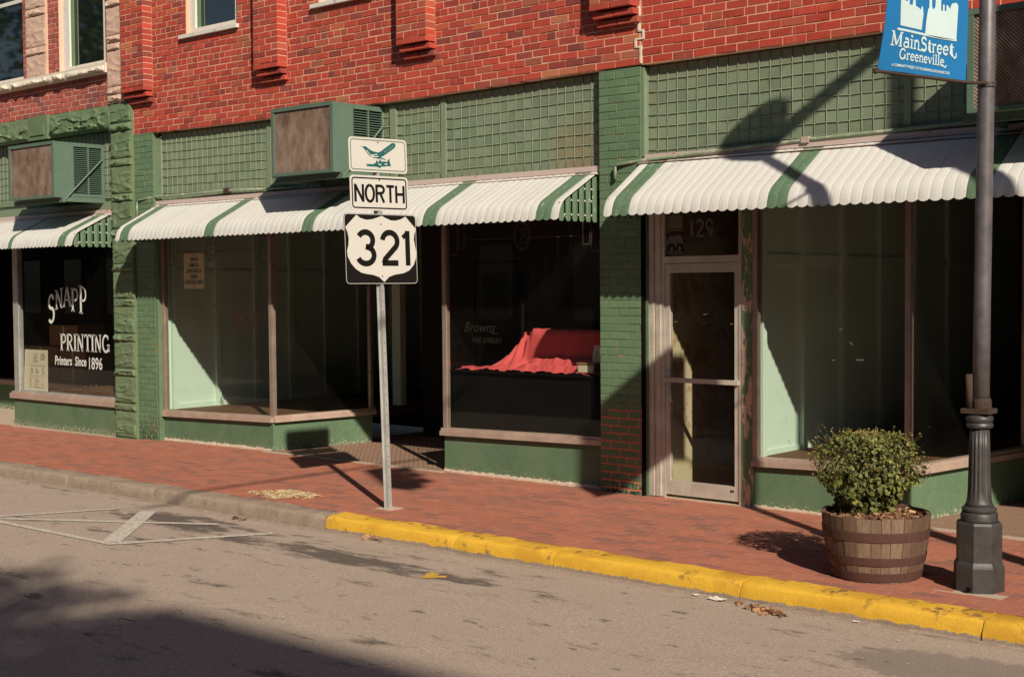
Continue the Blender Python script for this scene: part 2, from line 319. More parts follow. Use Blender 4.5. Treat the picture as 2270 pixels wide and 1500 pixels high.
def asphalt():
    b = NB('worn_asphalt'); f = b.noise(75, 4, .75); f2 = b.noise(210, 2, .6); n = b.noise(2.6, 6, .65); m = b.noise(12, 5, .7)
    c = b.ramp(f, [(.32, (.20, .158, .130)), (.5, (.60, .482, .400)), (.68, (.88, .75, .64))])
    c = b.mix(.35, c, b.ramp(n, [(.3, (.53, .422, .346)), (.7, (.68, .562, .472))]))
    c = b.mix(b.math('MULTIPLY', b.bw(f2, .62, .70), .65), c, (.66, .57, .49))
    c = b.mix(b.math('MULTIPLY', b.bw(f2, .40, .32), .55), c, (.17, .12, .09))
    x, y, z = b.sep(); st = b.noise(2.6, 5, .72, stretch=(.55, 1.9, 1))        # oil dropped along the parking bays
    zone = b.math('SUBTRACT', 1.0, b.math('MULTIPLY', b.math('ABSOLUTE', b.math('ADD', y, 3.10)), 2.6), True)
    zx = b.math('SUBTRACT', 1.35, b.math('MULTIPLY', b.math('ABSOLUTE', b.math('ADD', x, 7.6)), .55), True)
    def ell(cx, cy, ax, ay):
        dx = b.math('MULTIPLY', b.math('ADD', x, -cx), 1/ax); dy = b.math('MULTIPLY', b.math('ADD', y, -cy), 1/ay)
        return b.math('SUBTRACT', 1.0, b.math('ADD', b.math('MULTIPLY', dx, dx), b.math('MULTIPLY', dy, dy)), True)
    zall = b.math('MAXIMUM', b.math('MULTIPLY', zone, zx), b.math('MAXIMUM', ell(-10.1, -2.95, 1.1, .35), ell(-8.2, -3.12, 1.4, .30)))
    sm = b.math('MULTIPLY', b.bw(b.math('ADD', st, b.math('MULTIPLY', zall, .25)), .59, .70), .84)
    pat = b.bw(b.math('ADD', ell(-2.75, -3.15, 1.0, .42), b.math('MULTIPLY', b.math('SUBTRACT', m, .5), 1.1)), .25, .42)
    c = b.mix(b.math('MULTIPLY', pat, .55), c, (.15, .125, .11))
    c = b.mix(sm, c, (.075, .060, .052))
    sp = b.noise(5.5, 4, .6, stretch=(.5, 1.4, 1), off=(3, 9, 0)); c = b.mix(b.math('MULTIPLY', b.bw(sp, .665, .69), .72), c, (.085, .068, .06))
    s2 = b.noise(16, 3, .6, stretch=(.5, 1.3, 1), off=(7, 2, 0)); c = b.mix(b.math('MULTIPLY', b.bw(s2, .69, .71), .7), c, (.11, .085, .07))
    gut = b.math('SUBTRACT', 1.0, b.math('MULTIPLY', b.math('ABSOLUTE', b.math('ADD', y, 2.46)), 9.0), True)
    c = b.mix(b.math('MULTIPLY', gut, b.bw(m, .35, .65)), c, (.24, .18, .145))
    crk = b.n.nodes.new("ShaderNodeTexVoronoi"); crk.feature = 'DISTANCE_TO_EDGE'; crk.inputs['Scale'].default_value = .42
    d = b.n.nodes.new("ShaderNodeMapping"); b.link(b.P(), d.inputs[0]); wob = b.noise(3, 4, .6)
    va = b.n.nodes.new("ShaderNodeVectorMath"); va.operation = 'ADD'; cm = b.n.nodes.new("ShaderNodeCombineXYZ")
    b.link(b.math('MULTIPLY', wob, .5), cm.inputs[0]); b.link(b.math('MULTIPLY', wob, .4), cm.inputs[1]); b.link(d.outputs[0], va.inputs[0]); b.link(cm.outputs[0], va.inputs[1]); b.link(va.outputs[0], crk.inputs['Vector'])
    ck = b.math('SUBTRACT', 1.0, b.math('MULTIPLY', crk.outputs['Distance'], 90.0), True)
    c = b.mix(b.math('MULTIPLY', ck, b.math('MULTIPLY', b.bw(n, .47, .62), .28)), c, (.10, .08, .07))
    b.bump(b.math('ADD', f, b.math('MULTIPLY', f2, .6)), .8, .006); return b.done(c, .88, 0, .3)
MT['asphalt'] = asphalt()
def roadpaint():
    b = NB('worn_white_road_paint'); n = b.noise(30, 5, .75); f = b.noise(160, 3, .6)
    c = b.mix(b.bw(b.math('ADD', b.math('MULTIPLY', n, .6), b.math('MULTIPLY', f, .4)), .46, .56), (.38, .32, .27), (.60, .57, .50)); return b.done(c, .85, 0, .2)
MT['roadpaint'] = roadpaint()
def mosaic():
    b = NB('entry_hex_mosaic'); v = b.n.nodes.new("ShaderNodeTexBrick"); v.inputs['Scale'].default_value = 7; v.inputs['Mortar Size'].default_value = .05
    b.link(b.P(), v.inputs['Vector']); v.inputs['Color1'].default_value = (.42, .28, .20, 1); v.inputs['Color2'].default_value = (.36, .22, .15, 1); v.inputs['Mortar'].default_value = (.15, .085, .06, 1)
    n = b.noise(5, 5, .7); c = b.mix(b.math('MULTIPLY', n, .4), v.outputs['Color'], (.28, .17, .12)); return b.done(c, .75, 0, .3)
MT['mosaic'] = mosaic()
MT['oppwall'] = surf('dark_opposite_brick', (.055, .034, .026), .9, .25, 3, 40, .3); MT['oppglass'] = MT['upglass']
MT['yellowsig'] = surf('signal_yellow', (.6, .36, .03), .5)

# ------------------------------------------------------------------ geometry helpers
class G:
    def __init__(s): s.v = []; s.f = []
    def add(s, vs, fs):
        o = len(s.v); s.v += [tuple(v) for v in vs]; s.f += [tuple(i+o for i in f) for f in fs]; return s
    def hexa(s, p):   # p: 4 bottom (ccw), 4 top
        return s.add(p, [(3, 2, 1, 0), (4, 5, 6, 7), (0, 1, 5, 4), (1, 2, 6, 5), (2, 3, 7, 6), (3, 0, 4, 7)])
    def box(s, x0, x1, y0, y1, z0, z1):
        return s.hexa([(x0, y0, z0), (x1, y0, z0), (x1, y1, z0), (x0, y1, z0), (x0, y0, z1), (x1, y0, z1), (x1, y1, z1), (x0, y1, z1)])
    def quad(s, a, b, c, d): return s.add([a, b, c, d], [(0, 1, 2, 3)])
    def tube(s, pts, r, n=8, cap=True):
        pts = [Vector(p) for p in pts]; rs = r if isinstance(r, (list, tuple)) else [r]*len(pts); rings = []
        for i, p in enumerate(pts):
            t = (pts[min(i+1, len(pts)-1)]-pts[max(i-1, 0)]).normalized()
            u = t.cross(Vector((0, 0, 1))) if abs(t.z) < .95 else t.cross(Vector((1, 0, 0))); u.normalize(); q = t.cross(u)
            rings.append([p+rs[i]*(math.cos(2*math.pi*k/n)*u+math.sin(2*math.pi*k/n)*q) for k in range(n)])
        vs = [v for ring in rings for v in ring]; fs = []
        for i in range(len(pts)-1):
            for k in range(n): fs.append((i*n+k, i*n+(k+1) % n, (i+1)*n+(k+1) % n, (i+1)*n+k))
        if cap: fs.append(tuple(range(n-1, -1, -1))); fs.append(tuple((len(pts)-1)*n+k for k in range(n)))
        return s.add(vs, fs)
    def lathe(s, prof, n, c, flute=None, rot=0.0):
        vs = []; fs = []
        for (r, z) in prof:
            for k in range(n):
                a = 2*math.pi*k/n+rot; rr = r
                if flute and flute[1] <= z <= flute[2]: rr = r*(1-flute[3]*(.5-.5*math.cos(a*flute[0])))
                vs.append((c[0]+rr*math.cos(a), c[1]+rr*math.sin(a), c[2]+z))
        m = len(prof)
        for i in range(m-1):
            for k in range(n): fs.append((i*n+k, i*n+(k+1) % n, (i+1)*n+(k+1) % n, (i+1)*n+k))
        fs.append(tuple(range(n-1, -1, -1))); fs.append(tuple((m-1)*n+k for k in range(n)))
        return s.add(vs, fs)
    def prism(s, poly, f, d0, d1):      # polygon in 2D mapped by f(x,y,depth)
        n = len(poly); vs = [f(x, y, d0) for x, y in poly]+[f(x, y, d1) for x, y in poly]
        return s.add(vs, [tuple(range(n)), tuple(range(2*n-1, n-1, -1))]+[(i, n+i, n+(i+1) % n, (i+1) % n) for i in range(n)])
ROOT = {}
def root_loc(o):
    while o is not None:
        if o.name in ROOT: return ROOT[o.name]
        o = o.parent
    return Vector((0, 0, 0))
def obj(name, g, mat, parent=None, smooth=False, kind=None):
    me = bpy.data.meshes.new(name); rl = root_loc(parent)
    me.from_pydata([(v[0]-rl.x, v[1]-rl.y, v[2]-rl.z) for v in g.v], [], g.f); me.update()
    me.materials.append(MT[mat])
    if smooth: me.polygons.foreach_set('use_smooth', [True]*len(me.polygons))
    o = bpy.data.objects.new(name, me); COL.objects.link(o)
    if parent: o.parent = parent
    if kind: o['kind'] = kind
    return o
def auto_smooth(o, ang=35):
    me = o.data; me.polygons.foreach_set('use_smooth', [True]*len(me.polygons))
    me.set_sharp_from_angle(angle=R(ang)); return o
def tag(o, label, cat, group=None, kind=None):
    o['label'] = label; o['category'] = cat
    if group: o['group'] = group
    if kind: o['kind'] = kind
    return o
def thing(name, loc, label, cat, group=None):
    o = bpy.data.objects.new(name, None); COL.objects.link(o); o.location = loc; o.empty_display_size = .2
    ROOT[o.name] = Vector(loc); return tag(o, label, cat, group)
def struct(name, g, mat, smooth=False):
    o = obj(name, g, mat, None, smooth); o['kind'] = 'structure'; return o
def inst(name, me, loc, scale, parent, rot=None):
    o = bpy.data.objects.new(name, me); COL.objects.link(o); o.parent = parent
    o.location = Vector(loc)-root_loc(parent); o.scale = scale
    if rot: o.rotation_euler = rot
    return o
def lerp(a, b, t): return a+(b-a)*t
def sstep(a, b, x):
    t = max(0, min(1, (x-a)/(b-a))); return t*t*(3-2*t)
def zg(x):     # slight fall of the pavement towards the left
    pts = [(-60, -.06), (-18, -.055), (-15.5, -.04), (-14.5, -.012), (-12.5, 0), (60, 0)]
    for (a, za), (b, zb) in zip(pts, pts[1:]):
        if a <= x <= b: return lerp(za, zb, (x-a)/(b-a))
    return 0
def hsh(*a):
    return random.Random(str(a)).random()

# brick meshes: unit blocks (1 x 1 x 1), face to -Y, worn arrises
def unit_block(seed, bev=(.010, .032), jit=.006):
    r = random.Random(seed); g = G(); bx, bz = bev
    J = lambda: r.uniform(-jit, jit)
    fr = [(-.5+bx+J(), -.5, -.5+bz+J()*3), (.5-bx+J(), -.5, -.5+bz+J()*3), (.5-bx+J(), -.5, .5-bz+J()*3), (-.5+bx+J(), -.5, .5-bz+J()*3)]
    md = [(-.5, -.46, -.5), (.5, -.46, -.5), (.5, -.46, .5), (-.5, -.46, .5)]
    bk = [(-.5, .5, -.5), (.5, .5, -.5), (.5, .5, .5), (-.5, .5, .5)]
    g.add(fr+md+bk, [(0, 1, 2, 3)]+[(4+i, 4+(i+1) % 4, (i+1) % 4, i) for i in range(4)]+[(8+i, 8+(i+1) % 4, 4+(i+1) % 4, 4+i) for i in range(4)]+[(11, 10, 9, 8)])
    return g
def unit_meshes(name, mat, n=4, **k):
    out = []
    for i in range(n):
        g = unit_block(name+str(i), **k); me = bpy.data.meshes.new(name); me.from_pydata(g.v, [], g.f); me.materials.append(MT[mat]); me.update(); out.append((me, g))
    return out

# a stroke alphabet for signs: strokes are (points, thickness) with cap height 1
def arc(cx, cy, rx, ry, a0, a1, n=12): return [(cx+rx*math.cos(R(a0+(a1-a0)*i/n)), cy+ry*math.sin(R(a0+(a1-a0)*i/n))) for i in range(n+1)]
def ribbon(g, pts, t, f):
    P = [Vector(p) for p in pts]; n = len(P); L = []; Rr = []
    for i in range(n):
        d0 = (P[i]-P[i-1]).normalized() if i else None; d1 = (P[i+1]-P[i]).normalized() if i < n-1 else None
        d = (d0+d1).normalized() if d0 and d1 and (d0+d1).length > .2 else (d1 or d0)
        nn = Vector((-d.y, d.x)); k = 1.0
        if d0 and d1:
            c = max(.45, nn.dot(Vector((-d1.y, d1.x)))); k = 1/c
        L.append(P[i]+nn*t/2*k); Rr.append(P[i]-nn*t/2*k)
    o = len(g.v); g.v += [f(p.x, p.y) for p in L]+[f(p.x, p.y) for p in Rr]
    for i in range(n-1): g.f.append((o+i, o+n+i, o+n+i+1, o+i+1))
SANS = {
 'N': (.56, [([(0, 0), (0, 1)], 1), ([(0, .96), (.5, .04)], 1), ([(.5, 0), (.5, 1)], 1)]),
 'O': (.60, [(arc(.27, .5, .27, .46, 90, 450, 24), 1)]),
 'R': (.56, [([(0, 0), (0, 1)], 1), ([(0, .94), (.27, .94)]+arc(.27, .73, .22, .21, 80, -90, 8)+[(0, .52)], 1), ([(.25, .5), (.48, 0)], 1)]),
 'T': (.52, [([(-.02, .94), (.50, .94)], 1), ([(.24, .94), (.24, 0)], 1)]),
 'H': (.56, [([(0, 0), (0, 1)], 1), ([(.5, 0), (.5, 1)], 1), ([(0, .5), (.5, .5)], 1)]),
 '3': (.68, [(arc(.27, .71, .25, .23, 152, -62, 14)+[(.30, .53)], 1), ([(.27, .53)]+arc(.27, .29, .28, .24, 62, -158, 14), 1)]),
 '2': (.68, [(arc(.28, .69, .26, .25, 172, -38, 14)+[(.10, .18), (.06, .06)], 1), ([(.0, .07), (.56, .07)], 1)]),
 '1': (.30, [([(.0, .80), (.16, .93)], .8), ([(.17, 1), (.17, 0)], 1)]),
}
def srf(x, y, w=.14): return ([(x-w, y), (x+w, y)], .5)
SER = {
 'P': (.66, [([(.12, 0), (.12, 1)], 1.25), ([(.12, .95), (.34, .95)]+arc(.34, .72, .20, .23, 80, -80, 8)+[(.12, .48)], .75), srf(.12, .03), srf(.07, .97, .10)]),
 'R': (.74, [([(.12, 0), (.12, 1)], 1.25), ([(.12, .95), (.34, .95)]+arc(.34, .74, .20, .21, 80, -80, 8)+[(.12, .52)], .75), ([(.30, .5), (.58, .03)], 1.1), srf(.12, .03), srf(.60, .03, .08)]),
 'I': (.36, [([(.14, 0), (.14, 1)], 1.25), srf(.14, .03), srf(.14, .97)]),
 'N': (.78, [([(.10, 0), (.10, 1)], .7), ([(.10, .97), (.56, .03)], 1.25), ([(.56, 0), (.56, 1)], .7), srf(.10, .03, .12), srf(.08, .97, .10), srf(.56, .97, .12)]),
 'T': (.66, [([(.30, 0), (.30, 1)], 1.25), ([(0, .95), (.60, .95)], .7), ([(0, .95), (0, .80)], .6), ([(.60, .95), (.60, .80)], .6), srf(.30, .03)]),
 'G': (.76, [(arc(.33, .5, .30, .46, 50, 340, 20), 1.0), ([(.62, .05), (.62, .42)], 1.0), ([(.46, .42), (.70, .42)], .6), ([(.55, .95), (.55, .72)], .6)]),
 'A': (.74, [([(.04, 0), (.32, 1)], .75), ([(.32, 1), (.60, 0)], 1.25), ([(.14, .33), (.50, .33)], .6), srf(.04, .03, .1), srf(.60, .03, .1)]),
 'S': (.62, [([(.50, .78)]+arc(.28, .73, .21, .22, 30, 255, 12)[1:]+arc(.27, .27, .23, .24, 80, -150, 12), 1.15)]),
 'M': (.98, [([(.10, 0), (.10, 1)], .8), ([(.10, .97), (.42, .08)], 1.25), ([(.42, .08), (.74, .97)], .8), ([(.74, 0), (.74, 1)], 1.3), srf(.10, .03), srf(.06, .97, .12), srf(.74, .03), srf(.78, .97, .12)]),
 'a': (.56, [(arc(.22, .20, .19, .18, 60, 420, 14), .85), ([(.10, .60)]+arc(.26, .45, .15, .17, 110, 0, 6)+[(.41, .10), (.50, .04)], 1.0)]),
 'i': (.30, [([(.13, 0), (.13, .62)], 1.15), srf(.13, .03, .13), srf(.08, .60, .1), (arc(.13, .86, .05, .05, 0, 360, 8), .7)]),
 'n': (.60, [([(.12, 0), (.12, .62)], 1.1), ([(.12, .42)]+arc(.30, .42, .17, .20, 150, 0, 8)+[(.47, 0)], 1.0), srf(.12, .03, .12), srf(.47, .03, .12), srf(.07, .60, .09)]),
 't': (.40, [([(.17, .86), (.17, .14)]+arc(.27, .14, .10, .10, 180, 320, 6), 1.1), ([(.02, .62), (.36, .62)], .6)]),
 'r': (.44, [([(.12, 0), (.12, .62)], 1.1), ([(.12, .40)]+arc(.27, .42, .15, .18, 160, 50, 6), .9), srf(.12, .03, .12), srf(.07, .60, .09)]),
 'e': (.52, [([(.05, .34), (.43, .34)], .6), (arc(.24, .32, .20, .29, 5, 320, 18), .95)]),
 'v': (.56, [([(.06, .62), (.26, .02)], 1.1), ([(.26, .02), (.46, .62)], .7), srf(.06, .60, .1), srf(.46, .60, .1)]),
 'l': (.30, [([(.13, 0), (.13, 1)], 1.15), srf(.13, .03, .13), srf(.08, .98, .1)]),
 '1': (.48, [([(.22, 0), (.22, 1)], 1.2), ([(.08, .86), (.22, .97)], .7), srf(.22, .03, .16)]),
 '2': (.62, [(arc(.26, .72, .21, .24, 170, -40, 12)+[(.06, .08)], .95), ([(.02, .05), (.50, .05)], 1.1)]),
 '9': (.60, [(arc(.26, .68, .20, .27, 0, 360, 18), .9), (arc(.22, .62, .25, .60, 10, -75, 10), .95)]),
}
def text_w(s, font, track=.0): return sum(.32 if c == ' ' else font[c][0]+track for c in s)
def draw(g, s, font, h, t, f, x0=0, y0=0, sx=1.0, track=.06):
    x = x0
    for c in s:
        if c == ' ': x += .32*h*sx; continue
        wd, st = font[c]
        for pts, k in st: ribbon(g, [((x+px*h*sx), (y0+py*h)) for px, py in pts], t*k, f)
        x += (wd+track)*h*sx
    return x
def font_mesh(s, size=1.0, bold=0.0, sx=1.0, shear=0.0, align='LEFT'):
    cu = bpy.data.curves.new('txt', 'FONT'); cu.body = s; cu.size = size; cu.offset = bold; cu.shear = shear; cu.align_x = align; cu.resolution_u = 3
    o = bpy.data.objects.new('txt', cu); COL.objects.link(o)
    bpy.context.view_layer.update()
    me = bpy.data.meshes.new_from_object(o.evaluated_get(bpy.context.evaluated_depsgraph_get()))
    vs = [(v.co.x*sx, v.co.y) for v in me.vertices]; fs = [tuple(p.vertices) for p in me.polygons]
    bpy.data.objects.remove(o); bpy.data.curves.remove(cu); bpy.data.meshes.remove(me); return vs, fs
def put_text(g, s, f, size, bold=0.0, sx=1.0, shear=0.0, align='LEFT', x0=0, y0=0):
    vs, fs = font_mesh(s, size, bold, sx, shear, align); g.add([f(x+x0, y+y0) for x, y in vs], fs); return g

# ================================================================== THE SETTING
def strip(xs, prof):      # sheet following zg along x; prof = [(y, z)]
    g = G()
    for x in xs:
        for (y, z) in prof: g.v.append((x, y, z+zg(x)))
    n = len(prof)
    for i in range(len(xs)-1):
        for j in range(n-1): g.f.append((i*n+j, (i+1)*n+j, (i+1)*n+j+1, i*n+j+1))
    return g
XS = [-60, -40, -30, -24, -20, -18, -17, -16, -15.5, -15, -14.5, -13.5, -12.5, -11, -9, -7, -5, -3, 0, 6, 20, 40, 60]
gr = G(); gr.quad((-160, -160, -.6), (160, -160, -.6), (160, 160, -.6), (-160, 160, -.6)); struct('ground', gr, 'asphalt')
struct('road', strip(XS, [(-11.6, -.165), (-7, -.135), (-4.5, -.145), (-2.43, -.165), (-2.3, -.30)][::-1]), 'asphalt')
struct('opposite_pavement', strip(XS, [(-2.0-13.2, -.02), (-11.55, -.02), (-11.54, -.3)][::-1]), 'conc')
side = struct('sidewalk', strip(XS, [(-2.19, -.052), (.25, -.012)]), 'sand')
def zs(x, y): return zg(x)-.04*max(0, -y)/2.2
pave = []
for m in range(4):
    g0 = unit_block('pave%d' % m, (.010, .018), .003); me = bpy.data.meshes.new('paving_brick')
    me.from_pydata([(v[0], v[2], -v[1]) for v in g0.v], [], g0.f); me.materials.append(MT['pave']); me.update(); pave.append((me, [(v[0], v[2], -v[1]) for v in g0.v], g0.f))
CAMP = Vector((0, -10.06, 1.9))
def pix(p):
    q = Vector(p)-CAMP; z = q.dot(_v)
    if z < .1: return (-9999, -9999)
    return 1135+3014.4*q.dot(_a)/z, 750-3014.4*q.dot(_b)/z
def inview(p, m=15):
    x, y = pix(p); return -m < x < 2270+m and -m < y < 1500+m
cand = []
for row in range(22):
    y = -2.19+.0995*(row+.5); off = (row % 2)*.1025+hsh('r', row)*.012
    for k in range(-117, 20):
        x = k*.205+off
        cand.append((x, y))
occl = lambda x, y: (-4.30 < x < -3.95 and -2.0 < y < -1.6) or (-3.5 < x < -3.3 and -1.8 < y < -1.6)
vis = sorted([c for c in cand if inview((c[0], c[1], 0)) and not occl(*c)], key=lambda c: (Vector((c[0], c[1], 0))-CAMP).length)[:300]
visS = set(vis); pg = G()
for (x, y) in cand:
    r = random.Random('%.3f%.3f' % (x, y)); z = zs(x, y)+r.uniform(-.0015, .001); me, vs, fs = pave[r.randrange(4)]
    sc = (.2030+r.uniform(-.0015, .001), .0982+r.uniform(-.0007, .0007), .05); rz = r.uniform(-.006, .006)
    if (x, y) in visS:
        inst('paving_brick', me, (x, y, z-.025), sc, side, (r.uniform(-.004, .004), r.uniform(-.004, .004), rz))
    else:
        pg.add([(x+v[0]*sc[0], y+v[1]*sc[1], z-.025+v[2]*sc[2]) for v in vs], fs)
obj('paving_bricks', pg, 'pave_i', side, kind='stuff')
# entrance floors
ef = G(); ef.box(-12.56, -9.62, -.06, 3.2, -.05, .006); e1 = struct('entrance_floor', ef, 'mosaic')
ef = G(); ef.box(-4.62, -1.2, -.03, 3.2, -.05, .006); struct('entrance_floor', ef, 'mosaic')
ef = G(); ef.box(-21.5, -18.26, -.05, 3.2, -.12, -.048); struct('entrance_floor', ef, 'conc')
es = G(); es.box(-12.56, -9.66, -.105, -.061, -.05, .009); es.box(-4.6, -1.2, -.10, -.031, -.05, .009); obj('threshold', es, 'conc', e1)
# kerb
kerb = thing('kerb', (-8, -2.3, -.1), 'x', 'x'); del kerb['label'], kerb['category']; kerb['kind'] = 'structure'
PROF = [(-2.19, -.052), (-2.195, -.044), (-2.30, -.045), (-2.37, -.048), (-2.395, -.056), (-2.408, -.075), (-2.412, -.12), (-2.422, -.20)]
joints = [-24, -21, -18.3, -15.4, -12.9, -11.35, -8.83, -7.28, -6.28, -4.70, -3.08, -1.4, .6, 3]
for a, b2 in zip(joints, joints[1:]):
    g = G(); n = max(6, int((b2-a)/.07)); r = random.Random('k%.2f' % a); tw = r.uniform(-.006, .006); m = len(PROF)
    xs = [a+.004+(b2-a-.008)*i/n for i in range(n+1)]
    for i, x in enumerate(xs):
        for j, (y, z) in enumerate(PROF):
            k = 0 if j in (0, m-1) else 1
            wob = (.006*math.sin(x*7.1+j)+.004*math.sin(x*23+2*j)+r.uniform(-.0035, .0035))*k
            end = .012 if i in (0, n) and j in (3, 4, 5) else 0
            g.v.append((x, y+wob*.8+tw+end, z+zg(x)+wob*.5-end*.5))
    for i in range(n):
        for j in range(m-1): g.f.append((i*m+j, i*m+j+1, (i+1)*m+j+1, (i+1)*m+j))
    for i in (0, n): g.f.append(tuple(i*m+j for j in (range(m) if i else range(m-1, -1, -1))))
    auto_smooth(obj('kerb_stone', g, 'kerb', kerb), 50)
# painted parking box
rm = G()
def mark(a, b, wd, z=-.150):
    A, B = Vector(a), Vector(b); d = (B-A).normalized(); n = Vector((-d.y, d.x))*wd/2; N = 14
    for i in range(N):
        p, q = A.lerp(B, i/N), A.lerp(B, (i+1)/N)
        zz = lambda v: -.1645+zg(v.x)+(.02*(min(0, v.y+2.43))/(-2.07) if v.y < -2.43 else 0)+.006
        rm.add([(p.x-n.x, p.y-n.y, zz(p)), (q.x-n.x, q.y-n.y, zz(q)), (q.x+n.x, q.y+n.y, zz(q)), (p.x+n.x, p.y+n.y, zz(p))], [(0, 1, 2, 3)])
for a, b2, wd in [((-11.6, -4.0), (-11.12, -2.92), .07), ((-11.55, -4.02), (-9.70, -2.86), .075), ((-12.6, -4.06), (-9.60, -4.0), .065), ((-9.60, -4.03), (-8.98, -2.84), .085), ((-9.64, -3.96), (-10.78, -2.84), .16)]: mark(a, b2, wd)
obj('parking_marking', rm, 'roadpaint')['kind'] = 'structure'
ys = G()
for k in range(6):
    r = random.Random('ys%d' % k); cx, cy = -6.74+r.uniform(-.07, .07), -3.18+r.uniform(-.09, .09); n = 11
    ys.add([(cx+r.uniform(.02, .07)*math.cos(2*math.pi*i/n), cy+r.uniform(.02, .07)*math.sin(2*math.pi*i/n), -.1525+.0004*k) for i in range(n)], [tuple(range(n))])
MT['yellowspill'] = surf('spilled_yellow_paint', (.55, .33, .06), .8, .3, 30, 120, .3)
obj('yellow_spill', ys, 'yellowspill')['kind'] = 'structure'

# ================================================================== BUILDINGS
def sag(x, z):
    u = (x+11.6)/3.5
    return -.03*(1-u*u)*(1-.7*sstep(4.0, 5.2, z)) if abs(u) < 1 else 0
def lay_bricks(wall, mat, bricks, nparts, name='brick'):
    """bricks: (xc, zc, w, h, yface, depth); the ones that show largest become parts, the rest one joined part"""
    um = unit_meshes(name, mat, 5); far = []
    order = sorted(bricks, key=lambda b: (0 if inview((b[0], b[4], b[1]), -4) else 1, (Vector((b[0], b[4], b[1]))-CAMP).length))
    g = G()
    for i, (x, z, wd, h, yf, dp) in enumerate(order):
        r = random.Random('%s%.3f%.3f' % (name, x, z)); me, ug = um[r.randrange(5)]; yj = r.uniform(-.003, .002); rt = r.uniform(-.012, .012)*(.2/wd if wd > .1 else .5)
        if i < nparts and inview((x, yf, z), 25):
            inst(name, me, (x, yf+dp/2+yj, z), (wd, dp, h), wall, (r.uniform(-.01, .01), rt*.6, r.uniform(-.006, .006)))
        else: g.add([(x+v[0]*wd, yf+dp/2+yj+v[1]*dp, z+v[2]*h) for v in ug.v], ug.f)
    if g.v: obj(name+'s', g, mat+'_i', wall, kind='stuff')
def courses(x0, x1, z0, z1, yf, openings=(), ch=.0705, pitch=.2145, hdr=6, hoff=0, sg=False, jit=.004, dp=.10, seed=0, joint=.0105):
    out = []; n = int(round((z1-z0)/ch)); 
    for i in range(n):
        zc = z0+(i+.5)*ch; r = random.Random('c%d%s%.2f' % (i, seed, x0)); head = ((i+hoff) % hdr == 0)
        pt = pitch/2 if head else pitch; x = x0-(0 if i % 2 else pt/2)
        if head: x = x0-pt*.25
        while x < x1-.02:
            wj = pt+r.uniform(-.006, .006) if not head else pt
            a, b2 = max(x, x0), min(x+wj, x1); x += wj
            segs = [(a, b2)]
            for (ox0, ox1, oz0, oz1) in openings:
                if oz0 < zc < oz1:
                    ns = []
                    for (s, e) in segs:
                        if e <= ox0 or s >= ox1: ns.append((s, e)); continue
                        if s < ox0: ns.append((s, ox0))
                        if e > ox1: ns.append((ox1, e))
                    segs = ns
            for (s, e) in segs:
                if e-s < .035: continue
                xc = (s+e)/2; out.append((xc, zc+(sag(xc, zc) if sg else 0)+r.uniform(-.0015, .0015), e-s-joint, ch-joint, yf, dp))
    return out
def wall_mass(g, x0, x1, z0, z1, y0, y1, openings):
    """box wall with rectangular openings, pieces butted end to end"""
    xs = sorted(set([x0, x1]+[v for o in openings for v in o[:2] if x0 < v < x1]))
    for a, b2 in zip(xs, xs[1:]):
        zz = [(z0, z1)]
        for (ox0, ox1, oz0, oz1) in openings:
            if ox0 <= a+1e-6 and ox1 >= b2-1e-6:
                ns = []
                for s, e in zz:
                    if oz0 > s: ns.append((s, min(e, oz0)))
                    if oz1 < e: ns.append((max(s, oz1), e))
                zz = ns
        for s, e in zz: g.box(a, b2, y0, y1, s, e)
def sash(parent, x0, x1, z0, z1, yf, sill=True, fw=.09, name='window', sillmat='whitepaint'):
    g = G(); zc = z0+.0
    g.box(x0, x0+fw+.03, yf, yf+.11, z0, z1); g.box(x1-fw, x1, yf, yf+.11, z0, z1); g.box(x0+fw+.03, x1-fw, yf, yf+.11, z0, z0+.06); g.box(x0+fw+.03, x1-fw, yf, yf+.11, z1-.1, z1)
    g.box(x0+fw+.03, x1-fw, yf+.05, yf+.09, z0+1.12, z0+1.17)
    wn = obj(name, g, 'whitepaint', parent)
    p = G(); p.box(x0+fw+.025, x1-fw+.005, yf+.072, yf+.078, z0+.055, z1-.095); obj('pane', p, 'upglass', wn)
    p = G(); p.box(x0+fw+.03, x0+fw+.055, yf+.03, yf+.07, z0+.06, z1-.1); obj('stop', p, 'trimgreen', wn)
    if sill:
        s = G(); s.hexa([(x0-.10, -.125, z0-.055), (x1+.04, -.125, z0-.055), (x1+.04, .08, z0-.055), (x0-.10, .08, z0-.055), (x0-.10, -.125, z0-.012), (x1+.04, -.125, z0-.012), (x1+.04, .08, z0), (x0-.10, .08, z0)])
        obj('sill', s, sillmat, wn)
    return wn
